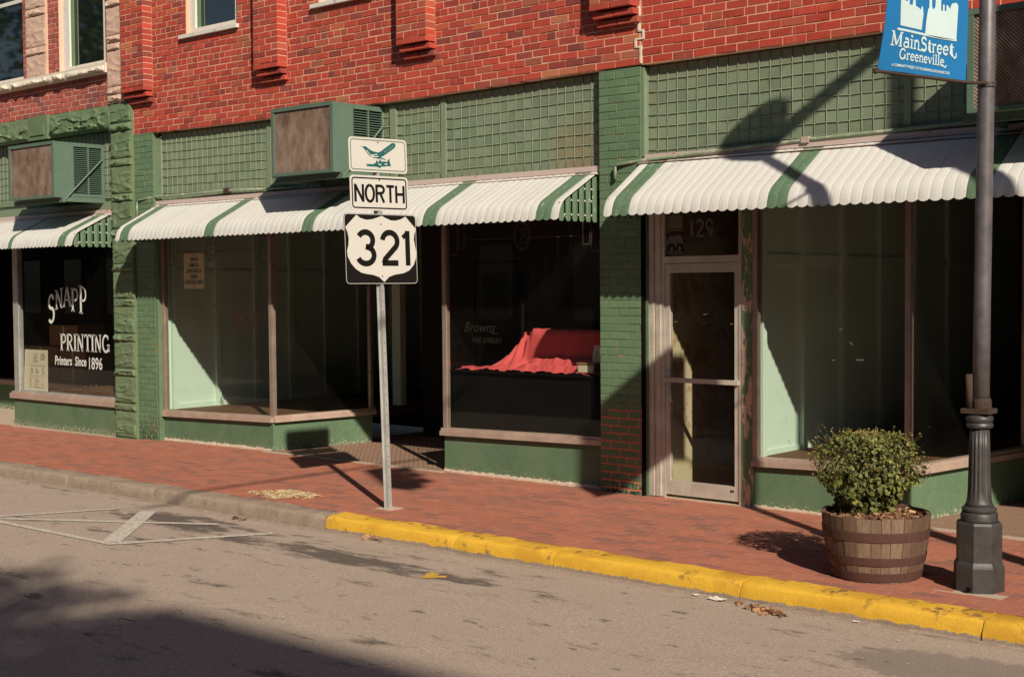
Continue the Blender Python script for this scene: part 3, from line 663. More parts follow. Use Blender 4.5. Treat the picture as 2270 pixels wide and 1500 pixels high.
def tile_panel(parent, x0, ncol, zl, nrow, ztop, y=0.0, sg=False, asparts=True, last=None, mat='tgreen', s=.1035, zbot=None):
    """panel of small square prism-glass lights, painted over, in raised leading"""
    g = G(); xs = [x0+k*s for k in range(ncol+1)]
    if last: xs.append(last)
    f = lambda x, z: z+(sag(x, z) if sg else 0)
    for x in xs:
        r = random.Random('cm%.2f' % x); pts = []
        for i in range(nrow+2):
            z = ztop-.0 if i == 0 else zl-(i-1)*s
            if zbot and z < zbot: z = zbot
            pts.append((x+r.uniform(-.003, .003), y-.003, f(x, z)))
        g.tube(pts, .0040, 5)
    for i in range(nrow+1):
        z = zl-i*s; r = random.Random('rm%.2f%d' % (x0, i)); g.tube([(x, y-.004, f(x, z)+r.uniform(-.0035, .0035)) for x in xs], .0042, 5)
    panel = obj('transom_leading', g, 'came', parent, True)
    um = unit_meshes('tile', 'tilepaint', 4, bev=(.02, .02), jit=.003); far = G()
    for i in range(nrow+1):
        zt, zb = (ztop, zl) if i == 0 else (zl-(i-1)*s, zl-i*s)
        if zt-zb < .015: continue
        for a, b2 in zip(xs, xs[1:]):
            xc, zc = (a+b2)/2, (zt+zb)/2; r = random.Random('t%.3f%.3f' % (xc, zc)); me, ug = um[r.randrange(4)]
            w_, h_ = b2-a-.004, zt-zb-.004; p = (xc, y+.012+r.uniform(-.001, .001), f(xc, zc))
            if asparts and i > 0 and inview((xc, y, zc), 5):
                inst('tile', me, p, (w_, .02, h_), panel, (r.uniform(-.02, .02), 0, r.uniform(-.022, .022)))
            else: far.add([(p[0]+v[0]*w_, p[1]+v[1]*.02, p[2]+v[2]*h_) for v in ug.v], ug.f)
    if far.v: obj('tiles', far, 'tilepaint', panel, kind='stuff')
    return panel
def rough_block(parent, x0, x1, y, z0, z1, mat, amp=.03, seed=0, name='stone_block', dep=.15, nx=None, margin=.02):
    """rock-faced ashlar block, face to -Y"""
    nx = nx or max(8, int((x1-x0)/.016)); nz = max(5, int((z1-z0)/.016)); r = random.Random('rb%s%.2f%.2f' % (seed, x0, z0)); g = G()
    import mathutils
    o = Vector((r.uniform(0, 50), r.uniform(0, 50), r.uniform(0, 50)))
    for j in range(nz+1):
        for i in range(nx+1):
            u, v = i/nx, j/nz; x, z = lerp(x0+.003, x1-.003, u), lerp(z0+.004, z1-.004, v)
            e = min(1, min(u*(x1-x0), (1-u)*(x1-x0), v*(z1-z0), (1-v)*(z1-z0))/margin)
            h = mathutils.noise.noise(Vector((x*5, z*7, 0))+o)*.6+mathutils.noise.noise(Vector((x*14, z*20, 3))+o)*.4
            st = abs(mathutils.noise.noise(Vector((x*3, z*11, 9))+o))
            g.v.append((x, y-(amp*(.55+h)+amp*.7*(st < .12))*e*(.35+.65*sstep(1.0, .45, v)), z))
    n = nx+1
    for j in range(nz):
        for i in range(nx): g.f.append((j*n+i, j*n+i+1, (j+1)*n+i+1, (j+1)*n+i))
    g.box(x0+.003, x1-.003, y+.004, y+dep, z0+.004, z1-.004)
    return auto_smooth(obj(name, g, mat, parent), 30)

# ---------------- print shop at the left
PS = thing('print_shop_building', (-17, 0, 0), 'print shop with rock-faced stone pier and pale rose brick above green storefront, far left', 'building')
opL = [(-16.80, -15.68, 4.83, 6.6), (-19.3, -17.74, 4.83, 6.6)]
g = G(); wall_mass(g, -21.6, -15.575, 4.28, 7.6, -.0755, .30, opL); WL = obj('wall', g, 'mortarL', PS)
bl = courses(-21.5, -15.58, 4.285, 4.70, -.08, (), ch=.069, pitch=.2, hdr=6, hoff=2, seed='L')
bl += courses(-17.08, -16.80, 4.83, 6.5, -.08, (), ch=.069, pitch=.2, seed='L2') + courses(-17.74, -17.60, 4.83, 6.5, -.08, (), ch=.069, pitch=.2, seed='L3') + courses(-15.68, -15.58, 4.83, 6.5, -.08, (), ch=.069, pitch=.2, seed='L4')
bl += courses(-16.80, -15.68, 6.6, 7.5, -.08, (), ch=.069, pitch=.2, seed='L5')
lay_bricks(WL, 'brickL', bl, 260)
sash(PS, -16.80, -15.68, 4.84, 6.6, -.02, False, .13); sash(PS, -19.3, -17.74, 4.84, 6.6, -.02, False, .10)
# stone parts
sb = G(); sb.box(-21.5, -15.57, -.16, -.074, 4.70, 4.825); g2 = obj('sill_course', sb, 'sillstone', PS)
for i, (a, b2) in enumerate([(-21.5, -19.6), (-19.6, -17.9), (-17.9, -16.6), (-16.6, -15.575)]): rough_block(g2, a, b2, -.165, 4.705, 4.80, 'sillstone', .035, 'sc%d' % i, 'stone_block', .05)
zc = 4.83
col = obj('stone_column', G().box(-17.59, -17.09, -.11, -.074, 4.826, 7.5), 'stone', PS)
for i, h in enumerate([.30, .11, .42, .11, .42, .11, .42, .11]):
    rough_block(col, -17.60, -17.085, -.115, zc, zc+h-.006, 'stone', .010 if h > .2 else .024, 'a%d' % i, dep=.03); zc += h
colr = obj('stone_column', G().box(-15.565, -15.20, -.13, -.05, 4.29, 7.5), 'stone', PS); zc = 4.30
for i, h in enumerate([.10, .10, .46, .10, .10, .36, .10, .12, .42, .11, .40, .11, .4]):
    rough_block(colr, -15.57, -15.195, -.135, zc, zc+h-.005, 'stone', .010 if h > .2 else .024, 'b%d' % i, dep=.03); zc += h
lin = obj('stone_lintel', G().box(-21.5, -15.54, -.10, .25, 3.985, 4.279), 'stonegreen', PS)
for i, (a, b2) in enumerate([(-21.5, -19.9), (-19.9, -18.6), (-18.6, -17.55), (-17.02, -15.545)]): rough_block(lin, a, b2, -.11, 3.99, 4.272, 'stonegreen', .032, 'li%d' % i, dep=.05)
kb = G(); kb.box(-17.54, -17.03, -.15, -.101, 3.96, 4.285); kb.box(-17.46, -17.10, -.165, -.151, 4.02, 4.16); obj('keystone', kb, 'stonegreen', lin)
pier = obj('stone_pier', G().box(-15.53, -15.085, -.11, .30, -.08, 4.288), 'stonegreen', PS); zc = 4.285; i = 0
for h in [.25, .11]+[.345, .105]*9:
    z0 = max(zc-h, -.06)
    if zc-z0 < .03: break
    rough_block(pier, -15.54, -15.075, -.12, z0, zc-.004, 'stonegreen', .016 if h > .2 else .034, 'p%d' % i, dep=.03); zc -= h; i += 1
tile_panel(PS, -18.75, 30, 3.72, 6, 3.97, y=.03, asparts=False)
obj('transom_board', G().box(-21.5, -15.55, .05, .12, 2.85, 3.98), 'tgreen', PS)
obj('transom_trim', G().box(-18.80, -15.56, -.01, .045, 2.95, 3.04).box(-15.68, -15.55, -.03, .045, 3.05, 3.97), 'tgreen', PS)
obj('bulkhead', G().box(-18.22, -15.55, -.06, .06, -.08, .345), 'bulk', PS)
obj('fillet', G().box(-18.22, -15.55, -.10, -.062, -.08, -.035), 'conc', PS)
s = G(); s.box(-18.28, -15.55, -.10, .08, .352, .425); s.box(-18.26, -15.55, -.075, .08, .425, .45); obj('sill', s, 'sill', PS)
fr = G(); fr.box(-18.22, -18.09, -.05, .03, .45, 2.86); fr.box(-18.09, -15.55, -.05, .03, 2.80, 2.86); fr.box(-18.09, -15.55, -.045, .0, .45, .475); fw = obj('display_window', fr, 'galv', PS)
obj('pane', G().box(-18.09, -15.56, -.028, -.024, .475, 2.80), 'glass', fw)
obj('pane', G().box(-18.16, -18.155, .03, 1.35, .45, 2.8), 'glass', fw)
obj('display_floor', G().box(-18.2, -15.5, .03, 2.2, .36, .43), 'dispfloor', PS)
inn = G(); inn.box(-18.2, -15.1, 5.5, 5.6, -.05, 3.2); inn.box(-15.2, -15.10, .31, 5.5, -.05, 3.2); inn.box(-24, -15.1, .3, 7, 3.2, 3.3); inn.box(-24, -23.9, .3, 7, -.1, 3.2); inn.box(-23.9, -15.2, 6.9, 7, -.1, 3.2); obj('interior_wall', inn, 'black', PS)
# recessed doorway display further left
obj('bulkhead', G().box(-23.5, -18.3, 1.25, 1.35, -.1, .36), 'bulk', PS); obj('sill', G().box(-23.5, -18.3, 1.2, 1.42, .362, .44), 'sill', PS)
obj('display_floor', G().box(-23.5, -18.3, 1.43, 2.8, .30, .40), 'card', PS)
obj('pier_far', G().box(-23.9, -21.4, -.08, .3, -.1, 4.27), 'green', PS)
obj('roof', G().box(-24, -15.2, -.03, 9, 7.61, 7.8), 'conc', PS); obj('upper_floor', G().box(-24, -15.2, .31, 9, 3.31, 3.5), 'inwall', PS)
# window lettering
gl = G(); fl = lambda x, y: (x, -.0315, y)
draw(gl, 'PRINTING', SER, .235, .030, fl, -17.00, 1.06, 1.02, .0)
def snapp(g):
    x = -17.30
    for i, c in enumerate('SNAPP'):
        u = i/4; h = [.40, .27, .27, .32, .38][i]; y = [1.42, 1.62, 1.66, 1.60, 1.575][i]; sl = [.18, .14, .06, -.03, -.12][i]; wd = .235; X0 = x
        ff = lambda px, py, X0=X0, y=y, sl=sl: (px, -.0315, y+py+sl*(px-X0)*1.2)
        for pts, k in SER[c][1]: ribbon(g, [(X0+px*.29, py*h) for px, py in pts], .036*k, ff)
        x += wd*[.80, .88, .86, .86, .8][i]
snapp(gl); obj('lettering', gl, 'letter', PS)
gl = G(); put_text(gl, 'Printers  Since', fl, .175, .004, .78, .12, x0=-17.16, y0=.865); obj('lettering', gl, 'letter', PS); gl = G(); put_text(gl, '1896', fl, .225, .003, .80, .05, x0=-16.33, y0=.83); obj('lettering', gl, 'letter', PS)

# ---------------- brick storefront in the middle
MB_ = thing('brick_storefront_building', (-11.5, 0, 0), 'red brick building with corbelled brick pilasters over jewellery shop with deep recessed entrance', 'building')
opM = [(-13.92, -12.93, 4.99, 6.6), (-11.48, -10.62, 5.02, 6.6), (-9.12, -8.20, 5.02, 6.6)]
g = G()
N = 28
xs = [-15.08+(7.93)*i/N for i in range(N+1)]
for a, b2 in zip(xs, xs[1:]):
    za, zb = 3.866+sag(a, 3.86), 3.866+sag(b2, 3.86)
    g.hexa([(a, -.0755, za), (b2, -.0755, zb), (b2, .30, zb), (a, .30, za), (a, -.0755, 4.2), (b2, -.0755, 4.2), (b2, .30, 4.2), (a, .30, 4.2)])
wall_mass(g, -15.08, -7.15, 4.2, 7.6, -.0755, .30, opM)
PIL = [(-15.14, -14.64), (-12.47, -12.03), (-10.14, -9.70), (-7.63, -7.17)]
for a, b2 in PIL: g.box(a+.008, b2-.008, -.2075, -.076, 4.435, 7.6)
WM = obj('wall', g, 'mortar', MB_)
ZB = 3.862
bm = []
for br in courses(-15.07, -7.16, ZB, ZB+.0705*52, -.08, opM+[(a-.002, b2+.002, 4.44, 9) for a, b2 in PIL], hdr=6, hoff=1, sg=True, seed='M'):
    if br[1] > 4.44 and any(a-.01 < br[0] < b2+.01 for a, b2 in PIL): continue
    bm.append(br)
for pi, (a, b2) in enumerate(PIL):
    for k, d in enumerate([.05, .095, .135]):
        zc_ = ZB+.0705*(5.55+k)+.012; ww = (b2-a)/2; e = [.05, .02, .0][k]
        for q in (0, 1): bm.append((a+e/2+ww*(q+.5), zc_, ww-.01, .052, -.08-d, .11+d))
    for k in range(43):
        zc_ = 4.435+.0705*(k+.5); wd = b2-a; cuts = [0, .5, 1] if k % 2 else [0, .26, .74, 1]
        for p0, p1 in zip(cuts, cuts[1:]): bm.append((a+wd*(p0+p1)/2, zc_, wd*(p1-p0)-.0105, .060, -.212, .14))
lay_bricks(WM, 'brick', bm, 320)
for (a, b2, c, d) in opM: sash(MB_, a, b2, c, d, -.03)
# transom zone
tb = G(); tb.box(-14.62, -7.64, .025, .10, 2.86, 3.90); obj('transom_board', tb, 'tgreen', MB_)
for a, b2, y in ((-14.66, -14.575, -.02), (-12.497, -12.425, -.015), (-10.44, -10.352, -.02), (-9.70, -9.632, -.015)): obj('transom_mullion', G().box(a, b2, y, .024, 3.006, 3.80), 'tgreen', MB_)
obj('transom_rail', G().box(-14.62, -7.64, -.012, .024, 2.93, 3.005), 'tgreen', MB_)
tile_panel(MB_, -14.572, 20, 3.722, 7, 3.845, sg=True); tile_panel(MB_, -12.42, 19, 3.722, 7, 3.83, sg=True, asparts=False)
tile_panel(MB_, -10.347, 6, 3.722, 7, 3.83, sg=True); tile_panel(MB_, -9.627, 18, 3.722, 7, 3.845, sg=True, last=-7.68)
# painted brick piers
def brick_pier(parent, x0, x1, z1, yf=-.08, y1=.30, mm='piermortar'):
    p = obj('pier', G().box(x0+.004, x1-.004, yf+.0035, y1, -.06, z1), mm, parent)
    bb = courses(x0, x1, -.03, z1, yf, (), ch=.0715, pitch=.2145, hdr=7, hoff=3, seed='g%.1f' % x0, jit=.006, joint=.009)
    um = unit_meshes('painted_brick', 'pierbrick', 5, bev=(.012, .06), jit=.014)
    for (x, z, wd, h, y, dp) in bb:
        r = random.Random('pb%.3f%.3f' % (x, z))
        if mm == 'piermortar' and z < .92: wd -= .006; h -= .006
        inst('painted_brick', um[r.randrange(5)][0], (x, y+dp/2+r.uniform(-.002, .002), z), (wd, dp, h), p, (r.uniform(-.012, .012), r.uniform(-.010, .010), r.uniform(-.006, .006)))
    return p
brick_pier(MB_, -15.07, -14.66, 3.87, y1=.04, mm='piermortarL'); brick_pier(MB_, -7.625, -7.155, 3.85)
# bulkheads, sills (falling to the left with the street), glass
def bulk(parent, x0, x1, y, zt0, zt1, zb=-.06, d=.10):
    g = G(); g.hexa([(x0, y, zb), (x1, y, zb), (x1, y+d, zb), (x0, y+d, zb), (x0, y, zt0), (x1, y, zt1), (x1, y+d, zt1), (x0, y+d, zt0)]); return g
def sill_bar(A, B, za, zb, out, h=.075, inn_=.06):
    A, B = Vector((*A, 0)), Vector((*B, 0)); d = (B-A).normalized(); n = Vector((d.y, -d.x, 0)); g = G()
    for (o, z0, z1) in ((out, 0, h*.62), (out*.55, h*.62+.001, h)):
        P = [A+n*o, B+n*o, B-n*inn_, A-n*inn_]; zz = [za, zb, zb, za]
        g.hexa([(p.x, p.y, q+z0) for p, q in zip(P, zz)]+[(p.x, p.y, q+z1) for p, q in zip(P, zz)])
    return g
RC = (-12.47, 0.0); RE = (-12.22, 1.34)          # return of the left display into the recess
obj('bulkhead', bulk(MB_, -14.62, -12.47, 0, .288, .335), 'bulk', MB_)
g = G(); g.hexa([(-12.469, 0, -.06), (-12.22, 1.34, -.06), (-12.32, 1.36, -.06), (-12.57, .10, -.06), (-12.469, 0, .335), (-12.22, 1.34, .345), (-12.32, 1.36, .345), (-12.57, .10, .335)]); obj('bulkhead', g, 'bulk', MB_)
obj('sill', sill_bar((-14.62, 0), (-12.46, 0), .29, .337, .045), 'sill', MB_); obj('sill', sill_bar((-12.46, 0), (-12.20, 1.36), .337, .347, .045), 'sill', MB_)
obj('bulkhead', bulk(MB_, -9.70, -7.64, 0, .372, .412), 'bulk', MB_); obj('sill', sill_bar((-9.73, 0), (-7.63, 0), .373, .414, .045), 'sill', MB_)
obj('bulkhead', bulk(MB_, -9.70, -9.66, .101, .372, .372, d=1.3), 'bulk', MB_)
for (a, b2) in ((-14.62, -12.5), (-9.70, -7.64)):
    fl_ = G(); n = 30
    for k in range(n):
        r = random.Random('f%.1f%d' % (a, k)); x = lerp(a, b2, k/n); z = zg(x)
        d = r.uniform(.015, .045); fl_.hexa([(x, -d, z-.03), (x+(b2-a)/n, -d*r.uniform(.7, 1.2), z-.03), (x+(b2-a)/n, -.0015, z-.03), (x, -.0015, z-.03), (x, -d*.6, z+r.uniform(.004, .014)), (x+(b2-a)/n, -d*.6, z+r.uniform(.004, .014)), (x+(b2-a)/n, -.0015, z+r.uniform(.02, .04)), (x, -.0015, z+r.uniform(.02, .04))])
    obj('fillet', fl_, 'conc', MB_)
ff = G(); ff.box(-14.655, -14.625, -.075, .02, -.03, 2.86); obj('corner_strip', ff, 'trimgreen', MB_)
fr = G(); fr.box(-14.62, -14.565, -.02, .04, .36, 2.86); fr.box(-12.498, -12.445, -.02, .04, .41, 2.86); fr.box(-14.565, -12.498, -.02, .03, 2.78, 2.86); fw = obj('display_window', fr, 'alum', MB_)
obj('pane', G().box(-14.565, -12.498, .004, .008, .36, 2.78), 'glass', fw)
obj('pane', G().hexa([(-12.447, .04, .41), (-12.225, 1.30, .42), (-12.229, 1.301, .42), (-12.451, .041, .41), (-12.447, .04, 2.8), (-12.225, 1.30, 2.8), (-12.229, 1.301, 2.8), (-12.451, .041, 2.8)]), 'glass', fw)
obj('end_mullion', G().box(-12.25, -12.20, 1.302, 1.345, .42, 2.86), 'alum', fw)
fr = G(); fr.box(-9.70, -9.65, -.02, .04, .45, 2.86); fr.box(-9.65, -7.63, -.02, .03, 2.78, 2.86); fw2 = obj('display_window', fr, 'alum', MB_)
obj('pane', G().box(-9.65, -7.62, .004, .008, .45, 2.78), 'glass', fw2)
obj('pane', G().box(-9.68, -9.676, .04, 1.3, .44, 2.8), 'glass', fw2)
# panelled side wall of the left display
def panel_wall(parent, x, y0, y1, z0, z1, stiles, rails, mat='mint'):
    g = G(); g.box(x-.06, x, y0, y1, z0, z1)
    for s_ in stiles: g.box(x+.0005, x+.045, s_-.035, s_+.035, z0, z1)
    ys_ = sorted(stiles)
    for rz, rh in rails:
        for a, b2 in zip(ys_, ys_[1:]): g.box(x+.0005, x+.020, a+.0355, b2-.0355, rz, rz+rh)
    return obj('panelled_wall', g, mat, parent)
panel_wall(MB_, -14.70, .05, 6.0, .35, 2.9, [.20, .88, 1.52, 2.12, 2.76, 3.4, 4.05, 4.7], [(.352, .07), (2.05, .09)])
df = G(); df.hexa([(-14.70, .05, .25), (-12.49, .05, .25), (-12.27, 1.40, .25), (-14.70, 1.40, .25), (-14.70, .05, .36), (-12.49, .05, .36), (-12.27, 1.40, .36), (-14.70, 1.40, .36)]); df.box(-14.70, -12.6, 1.401, 3.3, .25, .36); obj('display_floor', df, 'dispfloor', MB_)
obj('back_post', G().box(-12.75, -12.60, 2.2, 2.3, .37, 2.85), 'mint', MB_)
# interior shell
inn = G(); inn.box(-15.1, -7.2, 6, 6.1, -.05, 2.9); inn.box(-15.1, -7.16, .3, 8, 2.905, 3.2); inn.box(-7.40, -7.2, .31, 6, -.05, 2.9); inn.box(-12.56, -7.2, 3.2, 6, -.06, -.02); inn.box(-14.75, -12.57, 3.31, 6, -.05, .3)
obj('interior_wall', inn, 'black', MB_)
obj('soffit', G().box(-12.45, -9.70, .03, 2.2, 2.80, 2.86), 'card', MB_)
dd = G(); dd.box(-12.2, -11.3, 2.2, 2.26, .01, 2.8); dd.box(-10.2, -9.7, 2.2, 2.26, .01, 2.8); dd.box(-11.3, -10.2, 2.2, 2.26, 2.2, 2.8); dr = obj('entrance_screen', dd, 'inwall', MB_)
dd = G(); dd.box(-11.28, -11.18, 2.21, 2.25, .02, 2.18); dd.box(-10.32, -10.22, 2.21, 2.25, .02, 2.18); dd.box(-11.18, -10.32, 2.21, 2.25, .02, .25); dd.box(-11.18, -10.32, 2.21, 2.25, 2.06, 2.18); dk = obj('door', dd, 'inwall', MB_)
obj('pane', G().box(-11.18, -10.32, 2.228, 2.232, .25, 2.06), 'glass', dk)
obj('display_plinth', G().box(-9.64, -7.63, .06, 1.2, .40, 1.03), 'black', MB_)
obj('display_platform', G().box(-9.645, -7.63, .03, 1.2, 1.031, 1.048), 'black', MB_)
obj('display_backing', G().box(-9.64, -7.41, 1.25, 1.3, .4, 2.85), 'inwall', MB_)
# faded gilt lines and monograms on the glass
def octagon(cx, cz, rx, rz): return [(cx+rx*math.cos(R(22.5+45*i)), cz+rz*math.sin(R(22.5+45*i))) for i in range(9)]
fgl = lambda x, y: (x, -.0005, y)
for (xa, xb, cx, cz) in ((-14.50, -12.53, -13.60, 2.37), (-9.62, -7.66, -8.63, 2.385)):
    zl_ = cz-.02; gg = G()
    ribbon(gg, [(xa+.22, zl_), (cx-.10, zl_)], .008, fgl); ribbon(gg, [(cx+.10, zl_), (xb-.22, zl_)], .008, fgl)
    for sx, ex in ((1, xa), (-1, xb)):
        ribbon(gg, [(ex+.22*sx, 2.62), (ex+.22*sx, zl_-.08), (ex+.14*sx, zl_-.08), (ex+.14*sx, 2.62)], .008, fgl); ribbon(gg, [(ex+.12*sx, 2.62), (ex+.12*sx, zl_-.15), (ex+.03*sx, zl_-.15)], .008, fgl)
    ribbon(gg, octagon(cx, cz, .105, .14), .010, fgl); ribbon(gg, octagon(cx, cz, .088, .12), .005, fgl)
    ribbon(gg, [(cx-.02, cz-.07), (cx+.005, cz+.075)], .012, fgl); ribbon(gg, [(cx-.05, cz+.05)]+[(cx+.01+.045*math.cos(R(a)), cz+.04+.036*math.sin(R(a))) for a in range(120, -100, -30)]+[(cx+.005+.055*math.cos(R(a)), cz-.035+.040*math.sin(R(a))) for a in range(70, -150, -30)], .010, fgl)
    obj('monogram', gg, 'gilt', MB_)
gs = G(); put_text(gs, "Browns", fgl, .17, .002, .9, .35, x0=-13.25, y0=1.52); ribbon(gs, [(-12.86, 1.505), (-12.62, 1.50)], .012, fgl); put_text(gs, "FINE JEWELRY", fgl, .075, .002, .9, x0=-13.2, y0=1.42); obj('lettering', gs, 'darkscript', MB_)
gs = G(); put_text(gs, "Browns", fgl, .15, -.001, .9, .35, x0=-9.42, y0=1.44); ribbon(gs, [(-9.05, 1.43), (-8.95, 1.43)], .008, fgl); put_text(gs, "FINE JEWELRY", fgl, .07, .0, .9, x0=-9.30, y0=1.335); obj('lettering', gs, 'giltdim', MB_)
def flecks(parent, spots, y):  # small pale quads painted as glints on the glass
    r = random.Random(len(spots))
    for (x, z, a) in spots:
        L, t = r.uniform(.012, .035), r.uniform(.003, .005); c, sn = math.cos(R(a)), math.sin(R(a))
        obj('painted_glint', G().add([(x-L*c+t*sn, y, z-L*sn-t*c), (x+L*c+t*sn, y, z+L*sn-t*c), (x+L*c-t*sn, y, z+L*sn+t*c), (x-L*c-t*sn, y, z-L*sn+t*c)], [(0, 1, 2, 3)]), 'letter_and_reflection', parent)
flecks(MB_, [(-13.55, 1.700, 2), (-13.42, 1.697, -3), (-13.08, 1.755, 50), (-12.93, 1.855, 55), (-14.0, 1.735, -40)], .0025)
obj('roof', G().box(-15.19, -7.15, -.03, 9, 7.61, 7.8), 'conc', MB_); obj('upper_floor', G().box(-15.08, -7.16, .31, 9, 3.21, 3.4), 'inwall', MB_)
def conduit(parent, pts, r=.014): return obj('conduit', G().tube(pts, r, 8), 'pipe', parent, True)
conduit(MB_, [(-15.0, -.10, 2.80), (-15.0, -.10, 3.0), (-14.95, -.10, 3.03), (-14.6, -.055, 3.055), (-13.2, -.035, 3.06), (-12.0, -.035, 3.03)])
obj('conduit_clamp', G().box(-13.27, -13.17, -.055, -.015, 3.03, 3.09), 'rust', MB_)

# ---------------- shop 129 at the right
RB = thing('corner_shop_building', (-4.5, 0, 0), 'bright red brick building right of the crack, with glazed door 129 and mint panelled display', 'building')
opR = [(-5.9, -4.9, 5.05, 6.6), (-3.4, -2.4, 5.05, 6.6)]
g = G(); wall_mass(g, -7.14, 1.2, 3.862, 7.6, -.0755, .30, opR); WR = obj('wall', g, 'mortar', RB)
lay_bricks(WR, 'brickR', courses(-7.135, 1.2, 3.862, 3.862+.0725*50, -.08, opR, ch=.0725, pitch=.2165, hdr=8, hoff=4, seed='R'), 300)
for (a, b2, c, d) in opR: sash(RB, a, b2, c, d, -.03)
obj('transom_board', G().box(-7.14, 1.2, .025, .10, 2.90, 3.86), 'tgreen', RB)
for a, b2, y in ((-7.152, -7.128, -.06), (-4.685, -4.628, -.02)): obj('transom_mullion', G().box(a, b2, y, .024, 3.046, 3.84), 'tgreen', RB)
obj('transom_rail', G().box(-7.127, 1.2, -.012, .024, 2.98, 3.045), 'tgreen', RB)
tile_panel(RB, -7.122, 23, 3.722, 7, 3.85, last=-4.69, zbot=3.04); tile_panel(RB, -4.625, 12, 3.722, 7, 3.85, zbot=3.04)
# door bay
obj('downpipe_strip', G().box(-7.150, -7.135, -.085, .02, -.02, 2.95), 'black', RB)
fr = G(); fr.box(-7.132, -7.105, -.045, .05, 0, 2.9); jb = obj('casing', fr, 'trimgreen', RB)
fr = G()
for (a, b2, y) in ((-7.104, -7.055, -.035), (-7.055, -7.035, -.02), (-7.035, -6.985, -.03), (-6.985, -6.945, -.018)): fr.box(a, b2, y, .06, .005, 2.9)
fr.box(-6.1795, -6.15, -.02, .06, .005, 2.9); fr.box(-6.945, -6.18, -.02, .05, 2.09, 2.15); fr.box(-6.945, -6.18, -.018, .05, 2.80, 2.9)
dfm = obj('door_frame', fr, 'door', RB); obj('transom_pane', G().box(-6.945, -6.18, .01, .014, 2.15, 2.80), 'glass', dfm)
dl = G(); dl.box(-6.942, -6.895, -.012, .035, .03, 2.085); dl.box(-6.225, -6.184, -.012, .035, .03, 2.085); dl.box(-6.895, -6.225, -.012, .035, .03, .155); dl.box(-6.895, -6.225, -.012, .035, 2.005, 2.085)
do = obj('door', dl, 'door', RB); obj('pane', G().box(-6.895, -6.225, .010, .014, .155, 2.005), 'glass', do)
obj('push_bar', G().box(-6.955, -6.178, -.045, -.0125, 1.035, 1.075), 'door', do)
obj('handle', G().tube([(-6.86, -.012, 1.03), (-6.86, -.06, 1.02), (-6.86, -.06, .90), (-6.86, -.06, .875), (-6.86, -.012, .865)], .013, 8), 'galv', do, True)
obj('lock', G().lathe([(.0, 0), (.018, 0), (.018, .012), (0, .013)], 12, (-6.918, -.02, 1.13)), 'galv', do)
obj('maker_plate', G().box(-6.27, -6.232, -.0145, -.0125, .105, .125), 'iron', do)
obj('doorstep', G().box(-6.945, -6.15, -.05, .10, -.03, .0045), 'conc', RB)
obj('post', G().box(-6.146, -6.048, -.025, .08, -.03, 2.9), 'postpaint', RB)
hall = G(); hall.box(-7.10, -6.97, .07, 3.2, .0, 2.9); hw = obj('hall_wall', hall, 'plaster', RB)
obj('hall_back', G().box(-6.97, -6.13, 3.2, 3.3, 0, 2.9), 'inwall', RB); obj('hall_partition', G().box(-6.17, -6.12, .09, 3.2, 0, 2.9), 'inwall', RB); obj('hall_floor', G().box(-6.97, -6.17, .05, 3.2, -.02, .004), 'infloor', RB)
dg = G(); fd = lambda x, y: (x, .0085, y)
draw(dg, '129', SER, .155, .022, fd, -6.705, 2.315, .98, .02); obj('lettering', dg, 'letter_and_reflection', RB)
dg = G()      # reflections painted as flat shapes on the light over the door: a skyline strip and a route shield
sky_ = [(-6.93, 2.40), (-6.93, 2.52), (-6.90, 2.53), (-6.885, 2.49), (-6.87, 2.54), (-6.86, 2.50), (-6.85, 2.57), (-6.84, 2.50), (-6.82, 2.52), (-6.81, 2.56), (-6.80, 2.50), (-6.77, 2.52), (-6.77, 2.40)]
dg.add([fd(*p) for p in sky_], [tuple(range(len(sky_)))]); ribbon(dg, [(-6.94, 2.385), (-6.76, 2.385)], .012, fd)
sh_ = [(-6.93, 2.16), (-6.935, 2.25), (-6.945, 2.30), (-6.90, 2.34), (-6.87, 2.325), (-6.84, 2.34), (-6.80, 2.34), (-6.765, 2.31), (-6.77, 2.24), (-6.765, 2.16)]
dg.add([fd(*p) for p in sh_], [tuple(range(len(sh_)))]); obj('painted_reflection', dg, 'letter_and_reflection', RB)
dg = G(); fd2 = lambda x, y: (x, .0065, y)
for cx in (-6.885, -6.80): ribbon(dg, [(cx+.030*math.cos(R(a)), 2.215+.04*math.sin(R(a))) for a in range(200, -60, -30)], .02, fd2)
obj('reflection_print', dg, 'signblack', RB)
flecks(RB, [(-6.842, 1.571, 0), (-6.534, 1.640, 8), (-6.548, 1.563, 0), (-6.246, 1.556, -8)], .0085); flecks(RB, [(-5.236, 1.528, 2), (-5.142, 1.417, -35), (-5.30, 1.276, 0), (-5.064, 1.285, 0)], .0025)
# display
obj('bulkhead', bulk(RB, -6.05, -4.66, 0, .350, .385), 'bulk', RB)
g = G(); g.hexa([(-4.659, 0, -.06), (-4.38, 1.75, -.06), (-4.48, 1.77, -.06), (-4.76, .10, -.06), (-4.659, 0, .385), (-4.38, 1.75, .395), (-4.48, 1.77, .395), (-4.76, .10, .385)]); obj('bulkhead', g, 'bulk', RB)
obj('sill', sill_bar((-6.047, 0), (-4.645, 0), .352, .387, .045), 'sill', RB); obj('sill', sill_bar((-4.645, 0), (-4.36, 1.77), .387, .397, .045), 'sill', RB)
fr = G(); fr.box(-6.047, -6.0, -.02, .04, .43, 2.9); fr.box(-4.672, -4.628, -.02, .04, .46, 2.9); fr.box(-6.0, -4.672, -.02, .03, 2.82, 2.9); fw3 = obj('display_window', fr, 'alum', RB)
obj('pane', G().box(-6.0, -4.672, .004, .008, .43, 2.82), 'glass', fw3)
